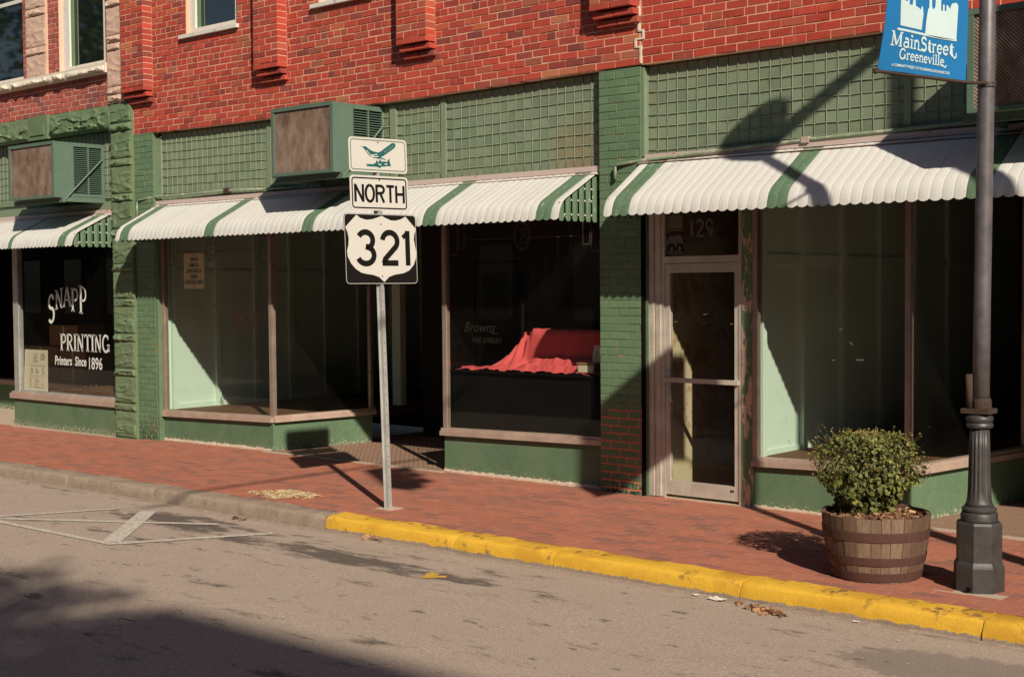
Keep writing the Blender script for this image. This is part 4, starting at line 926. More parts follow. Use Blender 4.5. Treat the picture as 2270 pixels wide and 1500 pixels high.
obj('pane', G().hexa([(-4.632, .04, .46), (-4.39, 1.72, .46), (-4.394, 1.721, .46), (-4.636, .041, .46), (-4.632, .04, 2.85), (-4.39, 1.72, 2.85), (-4.394, 1.721, 2.85), (-4.636, .041, 2.85)]), 'glass', fw3)
obj('end_mullion', G().box(-4.41, -4.365, 1.722, 1.765, .46, 2.9), 'alum', fw3)
panel_wall(RB, -6.055, .05, 6.0, .40, 2.9, [.13, .84, 1.58, 2.36, 3.15, 3.95, 4.75], [(.402, .06), (2.07, .09)])
df = G(); df.hexa([(-6.055, .05, .25), (-4.68, .05, .25), (-4.44, 1.75, .25), (-6.055, 1.75, .25), (-6.055, .05, .42), (-4.68, .05, .42), (-4.44, 1.75, .42), (-6.055, 1.75, .42)]); df.box(-6.055, -4.7, 1.751, 3.2, .25, .42); obj('display_floor', df, 'dispfloor', RB)
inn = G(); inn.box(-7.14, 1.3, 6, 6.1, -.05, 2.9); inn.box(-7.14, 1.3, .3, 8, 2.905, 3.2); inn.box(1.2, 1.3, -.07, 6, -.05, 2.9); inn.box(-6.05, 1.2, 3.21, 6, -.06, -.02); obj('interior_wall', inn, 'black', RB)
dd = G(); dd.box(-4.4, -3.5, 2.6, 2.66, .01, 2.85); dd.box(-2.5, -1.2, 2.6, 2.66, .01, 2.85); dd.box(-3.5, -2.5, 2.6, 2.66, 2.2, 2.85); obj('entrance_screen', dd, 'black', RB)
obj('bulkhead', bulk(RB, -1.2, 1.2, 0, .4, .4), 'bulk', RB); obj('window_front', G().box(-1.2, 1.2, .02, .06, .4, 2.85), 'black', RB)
fl_ = G()
for (a, b2) in ((-6.05, -4.7),):
    n = 20
    for k in range(n):
        r = random.Random('f%.1f%d' % (a, k)); x = lerp(a, b2, k/n); d = r.uniform(.012, .035); st = (b2-a)/n
        fl_.hexa([(x, -d, -.03), (x+st, -d*r.uniform(.7, 1.2), -.03), (x+st, -.0015, -.03), (x, -.0015, -.03), (x, -d*.6, r.uniform(.003, .01)), (x+st, -d*.6, r.uniform(.003, .01)), (x+st, -.0015, r.uniform(.012, .03)), (x, -.0015, r.uniform(.012, .03))])
obj('fillet', fl_, 'conc', RB)
obj('roof', G().box(-7.14, 1.2, -.03, 9, 7.61, 7.8), 'conc', RB); obj('upper_floor', G().box(-7.14, 1.2, .31, 9, 3.21, 3.4), 'inwall', RB)
conduit(RB, [(-7.42, -.11, 2.86), (-7.42, -.11, 2.97), (-7.40, -.11, 2.99), (-7.12, -.06, 3.015), (-5.5, -.045, 3.075), (-3.0, -.045, 3.12), (-2.0, -.045, 3.13)], .016)
obj('conduit_clamp', G().box(-5.56, -5.49, -.065, -.02, 3.05, 3.10), 'conc', RB)
# ragged pale mortar along the crack between the two brick buildings
cr = G(); r = random.Random(5); x = -7.15
for i in range(44):
    z = 3.88+i*.0705; x2 = -7.15+r.choice([-.055, -.02, .0, .03])
    if z < 4.35 or r.random() < .7: cr.box(min(x2, x)-.006, max(x2, x)+.012, -.0865, -.071, z-.006, z+.010); cr.box(x2-.009, x2+.013, -.0875, -.070, z+.010, z+.0645)
    x = x2
obj('crack_mortar', cr, 'sillstone', RB)

# ================================================================== AWNINGS
def awn_prof(zt, zb, Pj=.635):
    A, B = Vector((-.02, zt)), Vector((-.52, zb+.20)); P1, P2 = Vector((-.622, zb+.145)), Vector((-Pj, zb))
    return [tuple(A.lerp(B, k/4)) for k in range(4)]+[tuple((1-t)**2*B+2*t*(1-t)*P1+t*t*P2) for t in [i/8 for i in range(9)]]
def awning(x0, x1, zt, zb, stripes, label, endR=True, endL=True, pitch=.0895):
    T = thing('metal_awning', ((x0+x1)/2, -.02, zb), label, 'awning', 'striped metal awnings over the shopfronts')
    prof = awn_prof(zt, zb); n = int(round((x1-x0)/pitch)); pw = (x1-x0)/n; us = [-1+.25*i for i in range(9)]
    def mesh(mat, jit):
        g = G(); m = len(us)
        for i, (y, z) in enumerate(prof):
            a, b2 = prof[max(0, i-1)], prof[min(len(prof)-1, i+1)]; t = Vector((b2[0]-a[0], b2[1]-a[1])).normalized(); nn = Vector((t.y, -t.x))   # outward normal (down-street, up)
            if nn.y < 0 and nn.x > 0: nn = -nn
            for u in us:
                h = .0028*(1-u*u)+.0007*math.cos(u*math.pi*3); e = -.019*u*u if i == len(prof)-1 else 0
                g.v.append((u*pw*.507, y+nn.x*h+t.x*e, z+nn.y*h+t.y*e))
        for i in range(len(prof)-1):
            for j in range(m-1): g.f.append((i*m+j, i*m+j+1, (i+1)*m+j+1, (i+1)*m+j))
        me = bpy.data.meshes.new('slat'); rl = ROOT[T.name]
        me.from_pydata([(v[0], v[1]-rl.y, v[2]-rl.z) for v in g.v], [], [f[::-1] for f in g.f]); me.materials.append(MT[mat]); me.update()
        me.polygons.foreach_set('use_smooth', [True]*len(me.polygons)); return me
    mw, mg = mesh('awnwhite', 0), mesh('awngreen', 0)
    for k in range(n):
        xc = x0+(k+.5)*pw; r = random.Random('sl%.2f' % xc); green = any(a <= xc <= b2 for a, b2 in stripes)
        o = bpy.data.objects.new('slat', mg if green else mw); COL.objects.link(o); o.parent = T
        o.location = (xc-(x0+x1)/2, r.uniform(-.0008, .0008), r.uniform(-.0015, .001)); o.rotation_euler = (r.uniform(-.002, .002), 0, 0)
    obj('flashing', G().box(x0-.02, x1+.02, -.045, -.0135, zt-.005, zt+.045).box(x0-.01, x1+.01, -.10, -.0455, zt-.035, zt-.028), 'flash', T)
    obj('rail', G().box(x0+.02, x1-.02, -.535, -.515, zb+.03, zb+.055), 'galv', T)
    def zprof(y):
        for (ya, za), (yb, zb2) in zip(prof, prof[1:]):
            if yb <= y <= ya: return lerp(za, zb2, (y-ya)/(yb-ya))
        return zb
    for side_, on in ((x1, endR), (x0, endL)):
        if not on: continue
        sg_ = 1 if side_ == x1 else -1
        ys_ = [-.06, -.158, -.256, -.354, -.452, -.550]
        for yy in ys_:
            g = G(); zt_ = zprof(yy)-.015; wd = .038; zb_ = zb-.005
            for z in (zb_+.0, zb_+.02, zt_):
                for q in (-1, -.5, 0, .5, 1):
                    g.v.append((side_-.03*sg_+sg_*.012*(1-q*q), yy+q*wd*(.55 if z == zb_ else 1), z+(abs(q)*.0)))
            for i in range(2):
                for j in range(4): g.f.append((i*5+j, i*5+j+1, (i+1)*5+j+1, (i+1)*5+j))
            obj('end_slat', g, 'awngreen', T, True)
        for zz, ya in ((zb+.05, -.58), (zb+.18, -.50), (zb+.29, -.33)): obj('end_rail', G().box(side_-.040*sg_-.004, side_-.040*sg_+.004, ya, -.03, zz, zz+.014), 'awnwhite', T)
    return T
awning(-22.0, -15.66, 2.90, 2.45, [(-15.98, -15.80), (-17.30, -17.22), (-19.1, -18.92), (-20.9, -20.72)], 'white metal awning above the print shop window, under the leftmost cooler')
awning(-14.68, -7.66, 2.955, 2.485, [(-14.59, -14.41), (-12.92, -12.73), (-11.18, -10.98), (-9.41, -9.21), (-7.93, -7.75)], 'long white metal awning with green stripes behind the route sign')
awning(-7.16, 1.0, 3.02, 2.49, [(-7.07, -6.89), (-5.53, -5.34), (-3.92, -3.72), (-2.2, -2.0), (-.4, -.2)], 'white metal awning with green stripes over door 129 and the planter')

# ================================================================== WALL COOLERS
def cooler(x0, x1, label, y0=-.70, z0=3.085, z1=3.80):
    T = thing('window_cooler', ((x0+x1)/2, -.3, z0), label, 'air conditioner', 'green box coolers mounted above the awnings')
    b = G(); b.box(x0, x1, y0, .02, z1-.02, z1); b.box(x0, x0+.02, y0, .02, z0+.021, z1-.021); b.box(x0, x1, y0, .02, z0, z0+.02); b.box(x1-.02, x1, y0, -.43, z0+.021, z1-.021); b.box(x1-.02, x1, -.02, .02, z0+.021, z1-.021); obj('casing', b, 'acgreen', T)
    obj('core', G().box(x0+.03, x1-.06, y0+.05, 0, z0+.03, z1-.03), 'louvredark', T)
    f = G(); f.box(x0-.012, x0+.035, y0-.02, y0-.001, z0, z1-.036); f.box(x1-.04, x1+.008, y0-.02, y0-.001, z0, z1-.036); f.box(x0-.012, x1+.008, y0-.022, y0-.001, z1-.035, z1+.006); f.box(x0+.036, x1-.041, y0-.02, y0-.001, z0, z0+.03); obj('front_frame', f, 'acgreen', T)
    gg_ = G(); nx, nz = 16, 12; import mathutils
    for j in range(nz+1):
        for i in range(nx+1):
            x, z = lerp(x0+.036, x1-.041, i/nx), lerp(z0+.031, z1-.036, j/nz); e = min(i, nx-i, j, nz-j)
            gg_.v.append((x, y0-.006+min(1, e/2)*.012*mathutils.noise.noise(Vector((x*6, z*6, x0))), z))
    for j in range(nz):
        for i in range(nx): gg_.f.append((j*(nx+1)+i, j*(nx+1)+i+1, (j+1)*(nx+1)+i+1, (j+1)*(nx+1)+i))
    obj('grille', gg_, 'grille', T, True)
    lv = G(); k = 0; z = z0+.05
    while z < z1-.05:
        for ya, yb in ((-.428, -.225), (-.205, -.022)): lv.hexa([(x1-.030, ya, z+.010), (x1-.004, ya, z), (x1-.004, yb, z), (x1-.030, yb, z+.010), (x1-.030, ya, z+.014), (x1-.004, ya, z+.005), (x1-.004, yb, z+.005), (x1-.030, yb, z+.014)])
        z += .0255
    obj('louvres', lv, 'acgreen', T, kind='stuff')
    obj('louvre_bar', G().box(x1-.028, x1+.002, -.2235, -.2065, z0+.03, z1-.03), 'acgreen', T)
    obj('louvre_frame', G().box(x1-.001, x1+.006, -.435, -.43, z0+.02, z1-.02).box(x1+.0005, x1+.006, -.429, -.02, z0+.02, z0+.05).box(x1+.0005, x1+.006, -.429, -.02, z1-.05, z1-.02), 'acgreen', T)
    sh = G(); sh.box(x0-.08, x1+.03, y0+.09, y0+.13, z0-.06, z0-.002); sh.box(x0-.02, x0+.02, y0+.131, .02, z0-.05, z0-.002); sh.box(x1-.02, x1+.02, y0+.131, .02, z0-.05, z0-.002); sh.box(x0-.08, x0-.021, -.01, .02, z0-.06, z0-.01); obj('shelf_frame', sh, 'acgreen', T)
    for xx in (x1+.024, x0-.024): obj('brace', G().tube([(xx, y0+.12, z0-.03), (xx, -.02, z0+.52)], .011, 6), 'acgreen', T)
    return T
cooler(-17.03, -15.92, 'green boxed cooler with pinkish crumpled grille beside the stone pier')
cooler(-11.53, -10.56, 'green boxed cooler with brown mesh grille just behind the bird sign')
cooler(-3.88, -2.80, 'green boxed cooler behind the lamp post at the right edge')

# ================================================================== ROUTE SIGN
SB = Vector((-8.60, -1.86, -.045)); U = Vector((math.sin(R(10)), math.cos(R(10)), 0)); NN = Vector((math.cos(R(10)), -math.sin(R(10)), 0))
RS = thing('route_sign', SB, 'galvanised post carrying mockingbird, NORTH and 321 route plates', 'road sign')
def sp(a, z, d): 
    p = SB+U*a+NN*d; k = (z-SB.z); return (p.x-.030*k, p.y-.004*k, z)
def plate_f(zc, d): return lambda a, b: sp(a, zc+b, d)
pr = [(-.040, .0), (-.022, .0), (-.014, .030), (.014, .030), (.022, .0), (.040, .0)]; back = [(a, b-.004) for a, b in pr][::-1]
g = G(); poly = [(a, b) for a, b in pr]+back; m = len(poly)
for z in (-.06, 3.12): g.v += [sp(a, z, b) for a, b in poly]
g.f += [(i, (i+1) % m, m+(i+1) % m, m+i) for i in range(m)]+[tuple(range(m-1, -1, -1)), tuple(range(m, 2*m))]
post = obj('post', g, 'galv', RS)
ph = G()
for k in range(20): ph.add([sp(-.004, .15+k*.09, .0312), sp(.004, .15+k*.09, .0312), sp(.004, .158+k*.09, .0312), sp(-.004, .158+k*.09, .0312)], [(0, 1, 2, 3)])
obj('bolt_holes', ph, 'signblack', post)
def rrect(w_, h_, r_, n=5):
    pts = []
    for cx, cy, a0 in ((w_/2-r_, h_/2-r_, 0), (-w_/2+r_, h_/2-r_, 90), (-w_/2+r_, -h_/2+r_, 180), (w_/2-r_, -h_/2+r_, 270)): pts += arc(cx, cy, r_, r_, a0, a0+90, n)
    return pts
def plate(name, w_, h_, zc, mat, label):
    g = G(); g.prism(rrect(w_, h_, .035), lambda x, y, d: sp(x, zc+y, d), .033, .037); o = obj(name, g, mat, RS); o['label'] = label; return o
def border(parent, w_, h_, zc, t, mat, inset=.016):
    g = G(); f = plate_f(zc, .0385); P = rrect(w_-2*inset, h_-2*inset, .024); ribbon(g, P+[P[0]], t, f); obj('border', g, mat, parent)
def bolts(parent, spots):
    for a, z in spots: obj('bolt', G().prism([(.006*math.cos(R(60*i)), .006*math.sin(R(60*i))) for i in range(6)], lambda x, y, d: sp(a+x, z+y, d), .0375, .043), 'rust', parent)
W1, H1, Z1 = .745, .606, 2.229
p1 = plate('shield_plate', W1, H1, Z1, 'signblack', 'black plate with white route shield 321')
shp = [(207, 778), (240, 806), (290, 822), (340, 818), (390, 800), (430, 783), (470, 805), (515, 824), (560, 824), (605, 810), (645, 785), (742, 900), (726, 950), (722, 1000), (733, 1060), (745, 1120), (742, 1170), (720, 1235), (680, 1285), (630, 1310), (590, 1318), (545, 1325), (495, 1345), (452, 1392), (405, 1346), (350, 1325), (300, 1318), (250, 1305), (200, 1270), (160, 1220), (132, 1160), (125, 1110), (138, 1050), (140, 990), (130, 940), (112, 890)]
N1 = lambda x, y: ((x-98-(y-765)*.028)/642*W1-W1/2, H1/2-(y-765-(x-100)*.006)/643*H1)
g = G(); f1 = plate_f(Z1, .0385); g.add([f1(*N1(*p)) for p in shp], [tuple(range(len(shp)))]); obj('shield', g, 'signwhite', p1)
g = G(); f2 = plate_f(Z1, .0398)
hD = .305; yb = N1(300, 1245)[1]+.006; xx = [N1(198, 1240)[0]+.028, N1(408, 1240)[0]+.032, N1(612, 1240)[0]+.015]
for c, x_ in zip('321', xx): draw(g, c, SANS, hD, .050, f2, x_, yb, .98)
obj('digits', g, 'signblack', p1)
g = G(); Q = rrect(W1-.010, H1-.010, .033); ribbon(g, Q+[Q[0]], .004, f1); obj('edge_line', g, 'signwhite', p1)
bolts(p1, [(.0, Z1+.215), (.0, Z1-.235)])
W2, H2, Z2 = .600, .300, 2.711
p2 = plate('direction_plate', W2, H2, Z2, 'signwhite', 'white NORTH plate with black border'); border(p2, W2, H2, Z2, .012, 'signblack', .022)
g = G(); f2 = plate_f(Z2, .0388); wN = text_w('NORTH', SANS, .12)*.148
draw(g, 'NORTH', SANS, .152, .024, f2, -.248, -.078, 1.02, .12); obj('letters', g, 'signblack', p2); bolts(p2, [(0, Z2+.115), (0, Z2-.125)])
W3, H3, Z3 = .600, .296, 3.040
p3 = plate('bird_plate', W3, H3, Z3, 'signwhite', 'white plate with teal mockingbird on a branch'); border(p3, W3, H3, Z3, .008, 'trimgreen', .020)
f3 = plate_f(Z3, .0388); f4 = plate_f(Z3, .0396); n3 = lambda x, y: ((x-.5)*W3, (y-.5)*H3)
bird = [(.19, .765), (.235, .725), (.265, .742), (.295, .735), (.335, .68), (.37, .64), (.42, .605), (.50, .585), (.545, .62), (.60, .70), (.67, .79), (.735, .88), (.77, .895), (.80, .87), (.808, .815), (.79, .76), (.74, .685), (.66, .585), (.60, .51), (.565, .47), (.60, .42), (.635, .385), (.60, .38), (.54, .41), (.50, .40), (.455, .41), (.41, .425), (.365, .455), (.335, .50), (.31, .555), (.29, .61), (.262, .665), (.245, .70)]
branch = [(.275, .245), (.30, .225), (.34, .235), (.40, .23), (.45, .28), (.47, .36), (.50, .30), (.53, .40), (.55, .32), (.60, .335), (.645, .32), (.665, .38), (.70, .435), (.69, .36), (.715, .20), (.66, .205), (.60, .185), (.545, .18), (.52, .115), (.50, .155), (.44, .165), (.36, .165), (.285, .165), (.305, .195)]
g = G(); g.add([f3(*n3(*p)) for p in bird], [tuple(range(len(bird)))]); g.add([f3(*n3(*p)) for p in branch], [tuple(range(len(branch)))]); obj('bird_print', g, 'teal', p3)
g = G()
for pts in ([(.33, .56), (.37, .49), (.43, .46)], [(.36, .50), (.42, .50), (.48, .53)], [(.37, .46), (.44, .45), (.50, .47)], [(.30, .63), (.325, .58), (.345, .53)], [(.545, .46), (.58, .44), (.60, .41)], [(.49, .27), (.52, .22), (.55, .25)], [(.60, .26), (.63, .24), (.65, .28)]): ribbon(g, [n3(*p) for p in pts], .008, f4)
for k in range(5): ribbon(g, [n3(.60+.035*k, .63+.045*k), n3(.63+.035*k, .60+.045*k)], .003, f4)
obj('bird_markings', g, 'signwhite', p3); bolts(p3, [(0, Z3+.112)])
obj('base_collar', G().box(SB.x-.09, SB.x+.10, SB.y-.08, SB.y+.09, -.055, -.030), 'conc', RS)

# ================================================================== STREET LAMP AND BANNER
LX, LY = -3.385, -1.71; LZ = -.045
SL = thing('street_lamp', (LX, LY, LZ), 'dark cast iron street lamp with octagonal base and fluted shaft', 'street lamp')
sq = G(); sq.box(LX-.22, LX+.22, LY-.19, LY+.19, LZ-.01, LZ+.012); obj('footing', sq, 'conc', SL)
obj('base', G().lathe([(.157, .012), (.157, .165), (.153, .18), (.141, .20), (.141, .43), (.132, .445), (.11, .448)], 8, (LX, LY, LZ), rot=R(9)), 'iron', SL)
obj('collar', auto_smooth(obj('collar', G().lathe([(.10, .447), (.113, .452), (.113, .49), (.108, .50), (.098, .506), (.106, .514), (.106, .526), (.090, .542)], 40, (LX, LY, LZ)), 'iron', SL)).data and G().box(LX-.015, LX+.015, LY-.17, LY-.165, LZ+.02, LZ+.05), 'black', SL).name = 'bolt_slot'
obj('shaft', G().lathe([(.090, .542), (.080, .562), (.074, .59), (.070, .65), (.064, .90), (.060, 1.03)], 96, (LX, LY, LZ), flute=(16, .60, 1.0, .12)), 'iron', SL, True)
auto_smooth(obj('capital', G().lathe([(.060, 1.03), (.078, 1.036), (.084, 1.050), (.078, 1.064), (.070, 1.068), (.080, 1.076), (.084, 1.094), (.076, 1.110), (.055, 1.12)], 40, (LX, LY, LZ)), 'iron', SL), 40)
cl = G(); cl.box(LX-.095, LX+.085, LY-.07, LY+.07, LZ+1.125, LZ+1.155); obj('clamp_plate', cl, 'rust', SL)
obj('pipe_stub', G().tube([(LX-.05, LY-.035, LZ+1.156), (LX-.055, LY-.035, LZ+1.37)], .022, 12), 'rust', SL, True)
obj('pipe_boss', G().lathe([(.060, 1.156), (.060, 1.20), (.054, 1.22)], 16, (LX+.012, LY, LZ)), 'rust', SL)
obj('pole', G().tube([(LX+.008, LY, LZ+1.156), (LX+.012, LY, LZ+1.8), (LX+.03, LY, LZ+3.2), (LX+.05, LY, LZ+5.0)], [.052, .0515, .0505, .045], 24), 'polepaint', SL, True)
auto_smooth(obj('lantern', G().lathe([(.05, 5.0), (.09, 5.02), (.09, 5.06), (.13, 5.10), (.19, 5.22), (.20, 5.40), (.17, 5.46), (.06, 5.50), (.02, 5.53)], 24, (LX+.05, LY, LZ)), 'signwhite', SL), 40)
BO, BI = Vector((-3.55, -2.80, 3.115)), Vector((-3.41, -1.885, 3.135)); BH = .93
def bf(d=0.0):
    def f(a, b):      # a 0..1 from the street end to the pole, b metres up
        p = BO.lerp(BI, a); n = Vector((.985, -.14, 0)); h = b/BH
        bil = .045*math.sin(math.pi*min(1, max(0, h)))*(1-a)*1.2+.012*math.sin(6*a+3*h)
        return tuple(p+n*(bil+d)+Vector((0, .06*(1-a)*math.sin(math.pi*h)*-.3+.05*(1-a)*h, b)))
    return f
BN = thing('banner', (BI.x, BI.y, BI.z), 'blue cloth banner with white town skyline hanging from the street lamp', 'banner')
g = G(); f0 = bf(0); nx, nz = 14, 16
for d in (0, -.003):
    fb = bf(d)
    o_ = len(g.v)
    for j in range(nz+1):
        for i in range(nx+1): g.v.append(fb(i/nx, BH*j/nz))
    for j in range(nz):
        for i in range(nx):
            q = (o_+j*(nx+1)+i, o_+j*(nx+1)+i+1, o_+(j+1)*(nx+1)+i+1, o_+(j+1)*(nx+1)+i); g.f.append(q if d == 0 else q[::-1])
obj('cloth', g, 'blue', BN, True)
bt = bf(.003); BWd = (BI-BO).length
class Scl: pass
g = G(); fx_ = lambda x, y: bt(x/BWd, y)
left = [(.165, .27), (.155, .42), (.16, .435), (.18, .42), (.205, .42), (.205, .452), (.215, .452), (.215, .415), (.245, .415), (.25, .455), (.258, .485), (.268, .455), (.27, .40), (.31, .40), (.32, .44), (.335, .545), (.35, .44), (.355, .40), (.40, .395), (.42, .385), (.44, .41), (.455, .40), (.46, .36), (.44, .27)]
right = [(.49, .25), (.50, .33), (.52, .40), (.535, .41), (.54, .50), (.553, .60), (.566, .50), (.57, .42), (.59, .405), (.61, .42), (.615, .50), (.635, .52), (.645, .59), (.657, .52), (.675, .50), (.68, .41), (.70, .405), (.70, .445), (.72, .445), (.72, .41), (.74, .41), (.74, .445), (.76, .445), (.78, .425), (.80, .46), (.85, .47), (.875, .455), (.87, .25)]
for P_ in (left, right): g.add([bt(a, b-.012) for a, b in P_], [tuple(range(len(P_)))])
for i in range(8): ribbon(g, [(lerp(.135, .875, i/8)*BWd, .236), (lerp(.135, .875, (i+1)/8)*BWd, .236)], .013, fx_)
obj('skyline', g, 'bannerwhite', BN)
g = G(); wM = text_w('Main Street', SER, .02); draw(g, 'Main', SER, .082, .0135, fx_, .085*BWd, .140, .80*BWd/(wM*.082), .02)
w1 = draw(G(), 'Main', SER, .082, .0135, fx_, .085*BWd, .140, .80*BWd/(wM*.082), .02)
w2 = draw(g, 'Street', SER, .082, .0135, fx_, w1+.012, .140, .80*BWd/(wM*.082), .02)
ribbon(g, [(w1-.02, .142), (w1+.01, .139), (w1+.03, .15)], .009, fx_); ribbon(g, [(w2-.02, .142), (w2+.005, .128), (w2+.022, .136), (w2+.020, .160)], .010, fx_)
wG = text_w('Greeneville', SER, .02); w3 = draw(g, 'Greeneville', SER, .060, .0105, fx_, .19*BWd, .072, .56*BWd/(wG*.060), .02); ribbon(g, [(w3-.02, .073), (w3+.008, .066), (w3+.022, .080)], .008, fx_)
put_text(g, 'A COMMUNITY PROJECT OF THE GREENEVILLE EXCHANGE CLUB', fx_, .0215, .0006, 1.0, x0=.125*BWd, y0=.028)
obj('lettering', g, 'bannerwhite', BN)
obj('edge_tick', (lambda gg: (ribbon(gg, [(.80*BWd, .62), (.86*BWd, .59)], .010, fx_), gg)[1])(G()), 'bannerwhite', BN)
for zz in (BO.z-.008, BO.z+BH+.01):
    pA = BO+(BO-BI).normalized()*.03; obj('arm', G().tube([(LX+.05, LY-.05, zz+.02), (BI.x, BI.y+.02, zz+.02), (BO.x, BO.y, zz)], .011, 8), 'rust', SL, True)
    obj('arm_tip', G().lathe([(.0, -.018), (.02, -.012), (.02, .012), (0, .018)], 10, (BO.x-.003, BO.y-.012, zz)), 'rust', SL)
    obj('arm_band', G().tube([(LX+.032, LY, zz), (LX+.032, LY, zz+.03)], .0565, 20), 'iron', SL)

# ================================================================== BARREL PLANTER AND SHRUB
BX, BY, BZ = -4.085, -1.715, -.035; R0, R1, BHH = .288, .352, .425
PB = thing('barrel_planter', (BX, BY, BZ), 'half barrel planter of weathered staves with rusty hoops by the lamp', 'planter')
NS = 26; r = random.Random(11); angs = []; tot = 0
ws = [r.uniform(.7, 1.35) for _ in range(NS)]; sm_ = sum(ws)
for wv in ws:
    a0 = tot/sm_*2*math.pi; tot += wv; a1 = tot/sm_*2*math.pi; g = G(); dz = r.uniform(-.006, .006); dr = r.uniform(-.004, .003); gap = .0014
    rows = []
    for (fr_, z) in ((0, .0), (.33, .14), (.66, .28), (1.0, BHH+dz)):
        ro = lerp(R0, R1, fr_)+.012*math.sin(math.pi*fr_)+dr; rows.append([(BX+rr*math.cos(a), BY+rr*math.sin(a), BZ+z) for rr in (ro, ro-.028) for a in (a0+gap/ro, (a0+a1)/2, a1-gap/ro)])
    for q in rows: g.v += q
    for i in range(3):
        o_ = i*6
        for j in (0, 1): g.f.append((o_+j, o_+j+1, o_+6+j+1, o_+6+j)); g.f.append((o_+3+j+1, o_+3+j, o_+9+j, o_+9+j+1))
        g.f.append((o_+3, o_, o_+6, o_+9)); g.f.append((o_+2, o_+5, o_+11, o_+8))
    g.f.append((18, 19, 22, 21)); g.f.append((19, 20, 23, 22)); g.f.append((0, 3, 4, 1)); g.f.append((1, 4, 5, 2))
    obj('stave', g, 'wood', PB)
for z, hh in ((.012, .055), (.118, .052), (.275, .060)):
    rr = [lerp(R0, R1, q/BHH)+.012*math.sin(math.pi*q/BHH)+.0045 for q in (z, z+hh/2, z+hh)]
    obj('hoop', G().lathe([(rr[0]-.006, z), (rr[0], z), (rr[1], z+hh/2), (rr[2], z+hh), (rr[2]-.006, z+hh)], 56, (BX, BY, BZ)), 'hoop', PB, False)
g = G(); r = random.Random(3); n = 28
for k in range(5):
    for i in range(n): 
        rad = (R1-.03)*k/4; a = 2*math.pi*i/n; g.v.append((BX+rad*math.cos(a), BY+rad*math.sin(a), BZ+BHH-.045+.05*(1-k/4)+r.uniform(-.008, .008)))
for k in range(4):
    for i in range(n): g.f.append((k*n+i, k*n+(i+1) % n, (k+1)*n+(i+1) % n, (k+1)*n+i))
obj('soil', g, 'soil', PB)
g = G()
for k in range(420):
    rad = (R1-.045)*math.sqrt(r.random()); a = r.uniform(0, 6.283); c = Vector((BX+rad*math.cos(a), BY+rad*math.sin(a), BZ+BHH-.036+.05*(1-rad/R1)+r.uniform(0, .012)))
    d = Vector((r.uniform(-1, 1), r.uniform(-1, 1), r.uniform(-.5, .6))).normalized()*r.uniform(.008, .022); e = Vector((r.uniform(-1, 1), r.uniform(-1, 1), r.uniform(-.6, .6))).normalized()*r.uniform(.004, .010)
    g.add([c-d-e, c+d-e, c+d+e, c-d+e], [(0, 1, 2, 3)])
obj('bark_chips', g, 'dryleaf', PB, kind='stuff')
SH = thing('flowering_shrub', (BX-.06, BY, BZ+BHH-.02), 'bushy green chrysanthemum with yellow buds growing in the barrel', 'shrub')
CX, CY, CZ = BX-.055, BY-.005, .64; r = random.Random(21); g = G(); bd = G(); stg = G()
def leaf(g, c, n, up, s):
    n = n.normalized(); t = up-n*up.dot(n)
    if t.length < 1e-3: t = n.orthogonal()
    t.normalize(); b = n.cross(t)
    P = [(0, -.5, 0), (.30, -.25, .05), (.48, -.02, -.02), (.24, .08, .04), (.30, .34, -.03), (0, .55, -.08), (-.30, .34, -.03), (-.24, .08, .04), (-.48, -.02, -.02), (-.30, -.25, .05)]
    g.add([c+s*(b*x+t*y+n*z) for x, y, z in P], [(0, 1, 2, 3, 4, 5, 6, 7, 8, 9)])
def crown_r(a, el):     # uneven outline
    return 1+.10*math.sin(3*a+1)+.07*math.sin(5*a+2*el)+.06*math.sin(7*el+a)
def rz_(z, a):
    t = (z-.375)/.53
    base = .155+.165*sstep(0, .55, t)
    if t > .72: base *= math.sqrt(max(0, 1-((t-.72)/.34)**2))
    return base*(1+.10*math.sin(2*a+.6)+.07*math.sin(5*a+7*z)+.05*math.sin(9*a-5*z))
for k in range(5200):
    z = .375+.53*r.random()**.8; a = r.uniform(0, 6.283); q = r.random()**.38; rr = rz_(z, a)*q
    c = Vector((CX+rr*math.cos(a), CY+rr*math.sin(a), z+.025*math.sin(3*a+1)*(z-.4))); dr_ = Vector((math.cos(a), math.sin(a), (z-.62)*3)).normalized()
    low = 1-sstep(.5, .70, z); s = r.uniform(.014, .030)+.034*low*r.random()
    if math.sin(11*a+9*z)*math.sin(17*z+3*a) > .72: continue
    n = (dr_*r.uniform(.3, 1.1)+Vector((r.uniform(-.7, .7), r.uniform(-.7, .7), r.uniform(-.2, .9))))
    leaf(g, c, n, Vector((r.uniform(-.4, .4), r.uniform(-.4, .4), -1 if r.random() < .6 else .7)), s)
for k in range(70):      # stray shoots
    a = r.uniform(0, 6.283); z = r.uniform(.58, .86); b0 = Vector((CX+rz_(z, a)*.85*math.cos(a), CY+rz_(z, a)*.85*math.sin(a), z)); d = Vector((math.cos(a)*.7, math.sin(a)*.7, r.uniform(.3, 1.3))).normalized(); L = r.uniform(.05, .13)
    stg.tube([b0, b0+d*L], .0014, 3, False)
    for m_ in range(5): leaf(g, b0+d*L*(m_+1)/5+Vector((r.uniform(-.01, .01), r.uniform(-.01, .01), 0)), Vector((r.uniform(-1, 1), r.uniform(-1, 1), .6)), d, r.uniform(.010, .022))
    c = b0+d*L; s = r.uniform(.0035, .006); bd.add([c+Vector(v)*s for v in ((1, 0, 0), (0, 1, 0), (-1, 0, 0), (0, -1, 0), (0, 0, 1), (0, 0, -1))], [(0, 1, 4), (1, 2, 4), (2, 3, 4), (3, 0, 4), (1, 0, 5), (2, 1, 5), (3, 2, 5), (0, 3, 5)])
obj('foliage', g, 'leaf', SH, kind='stuff')
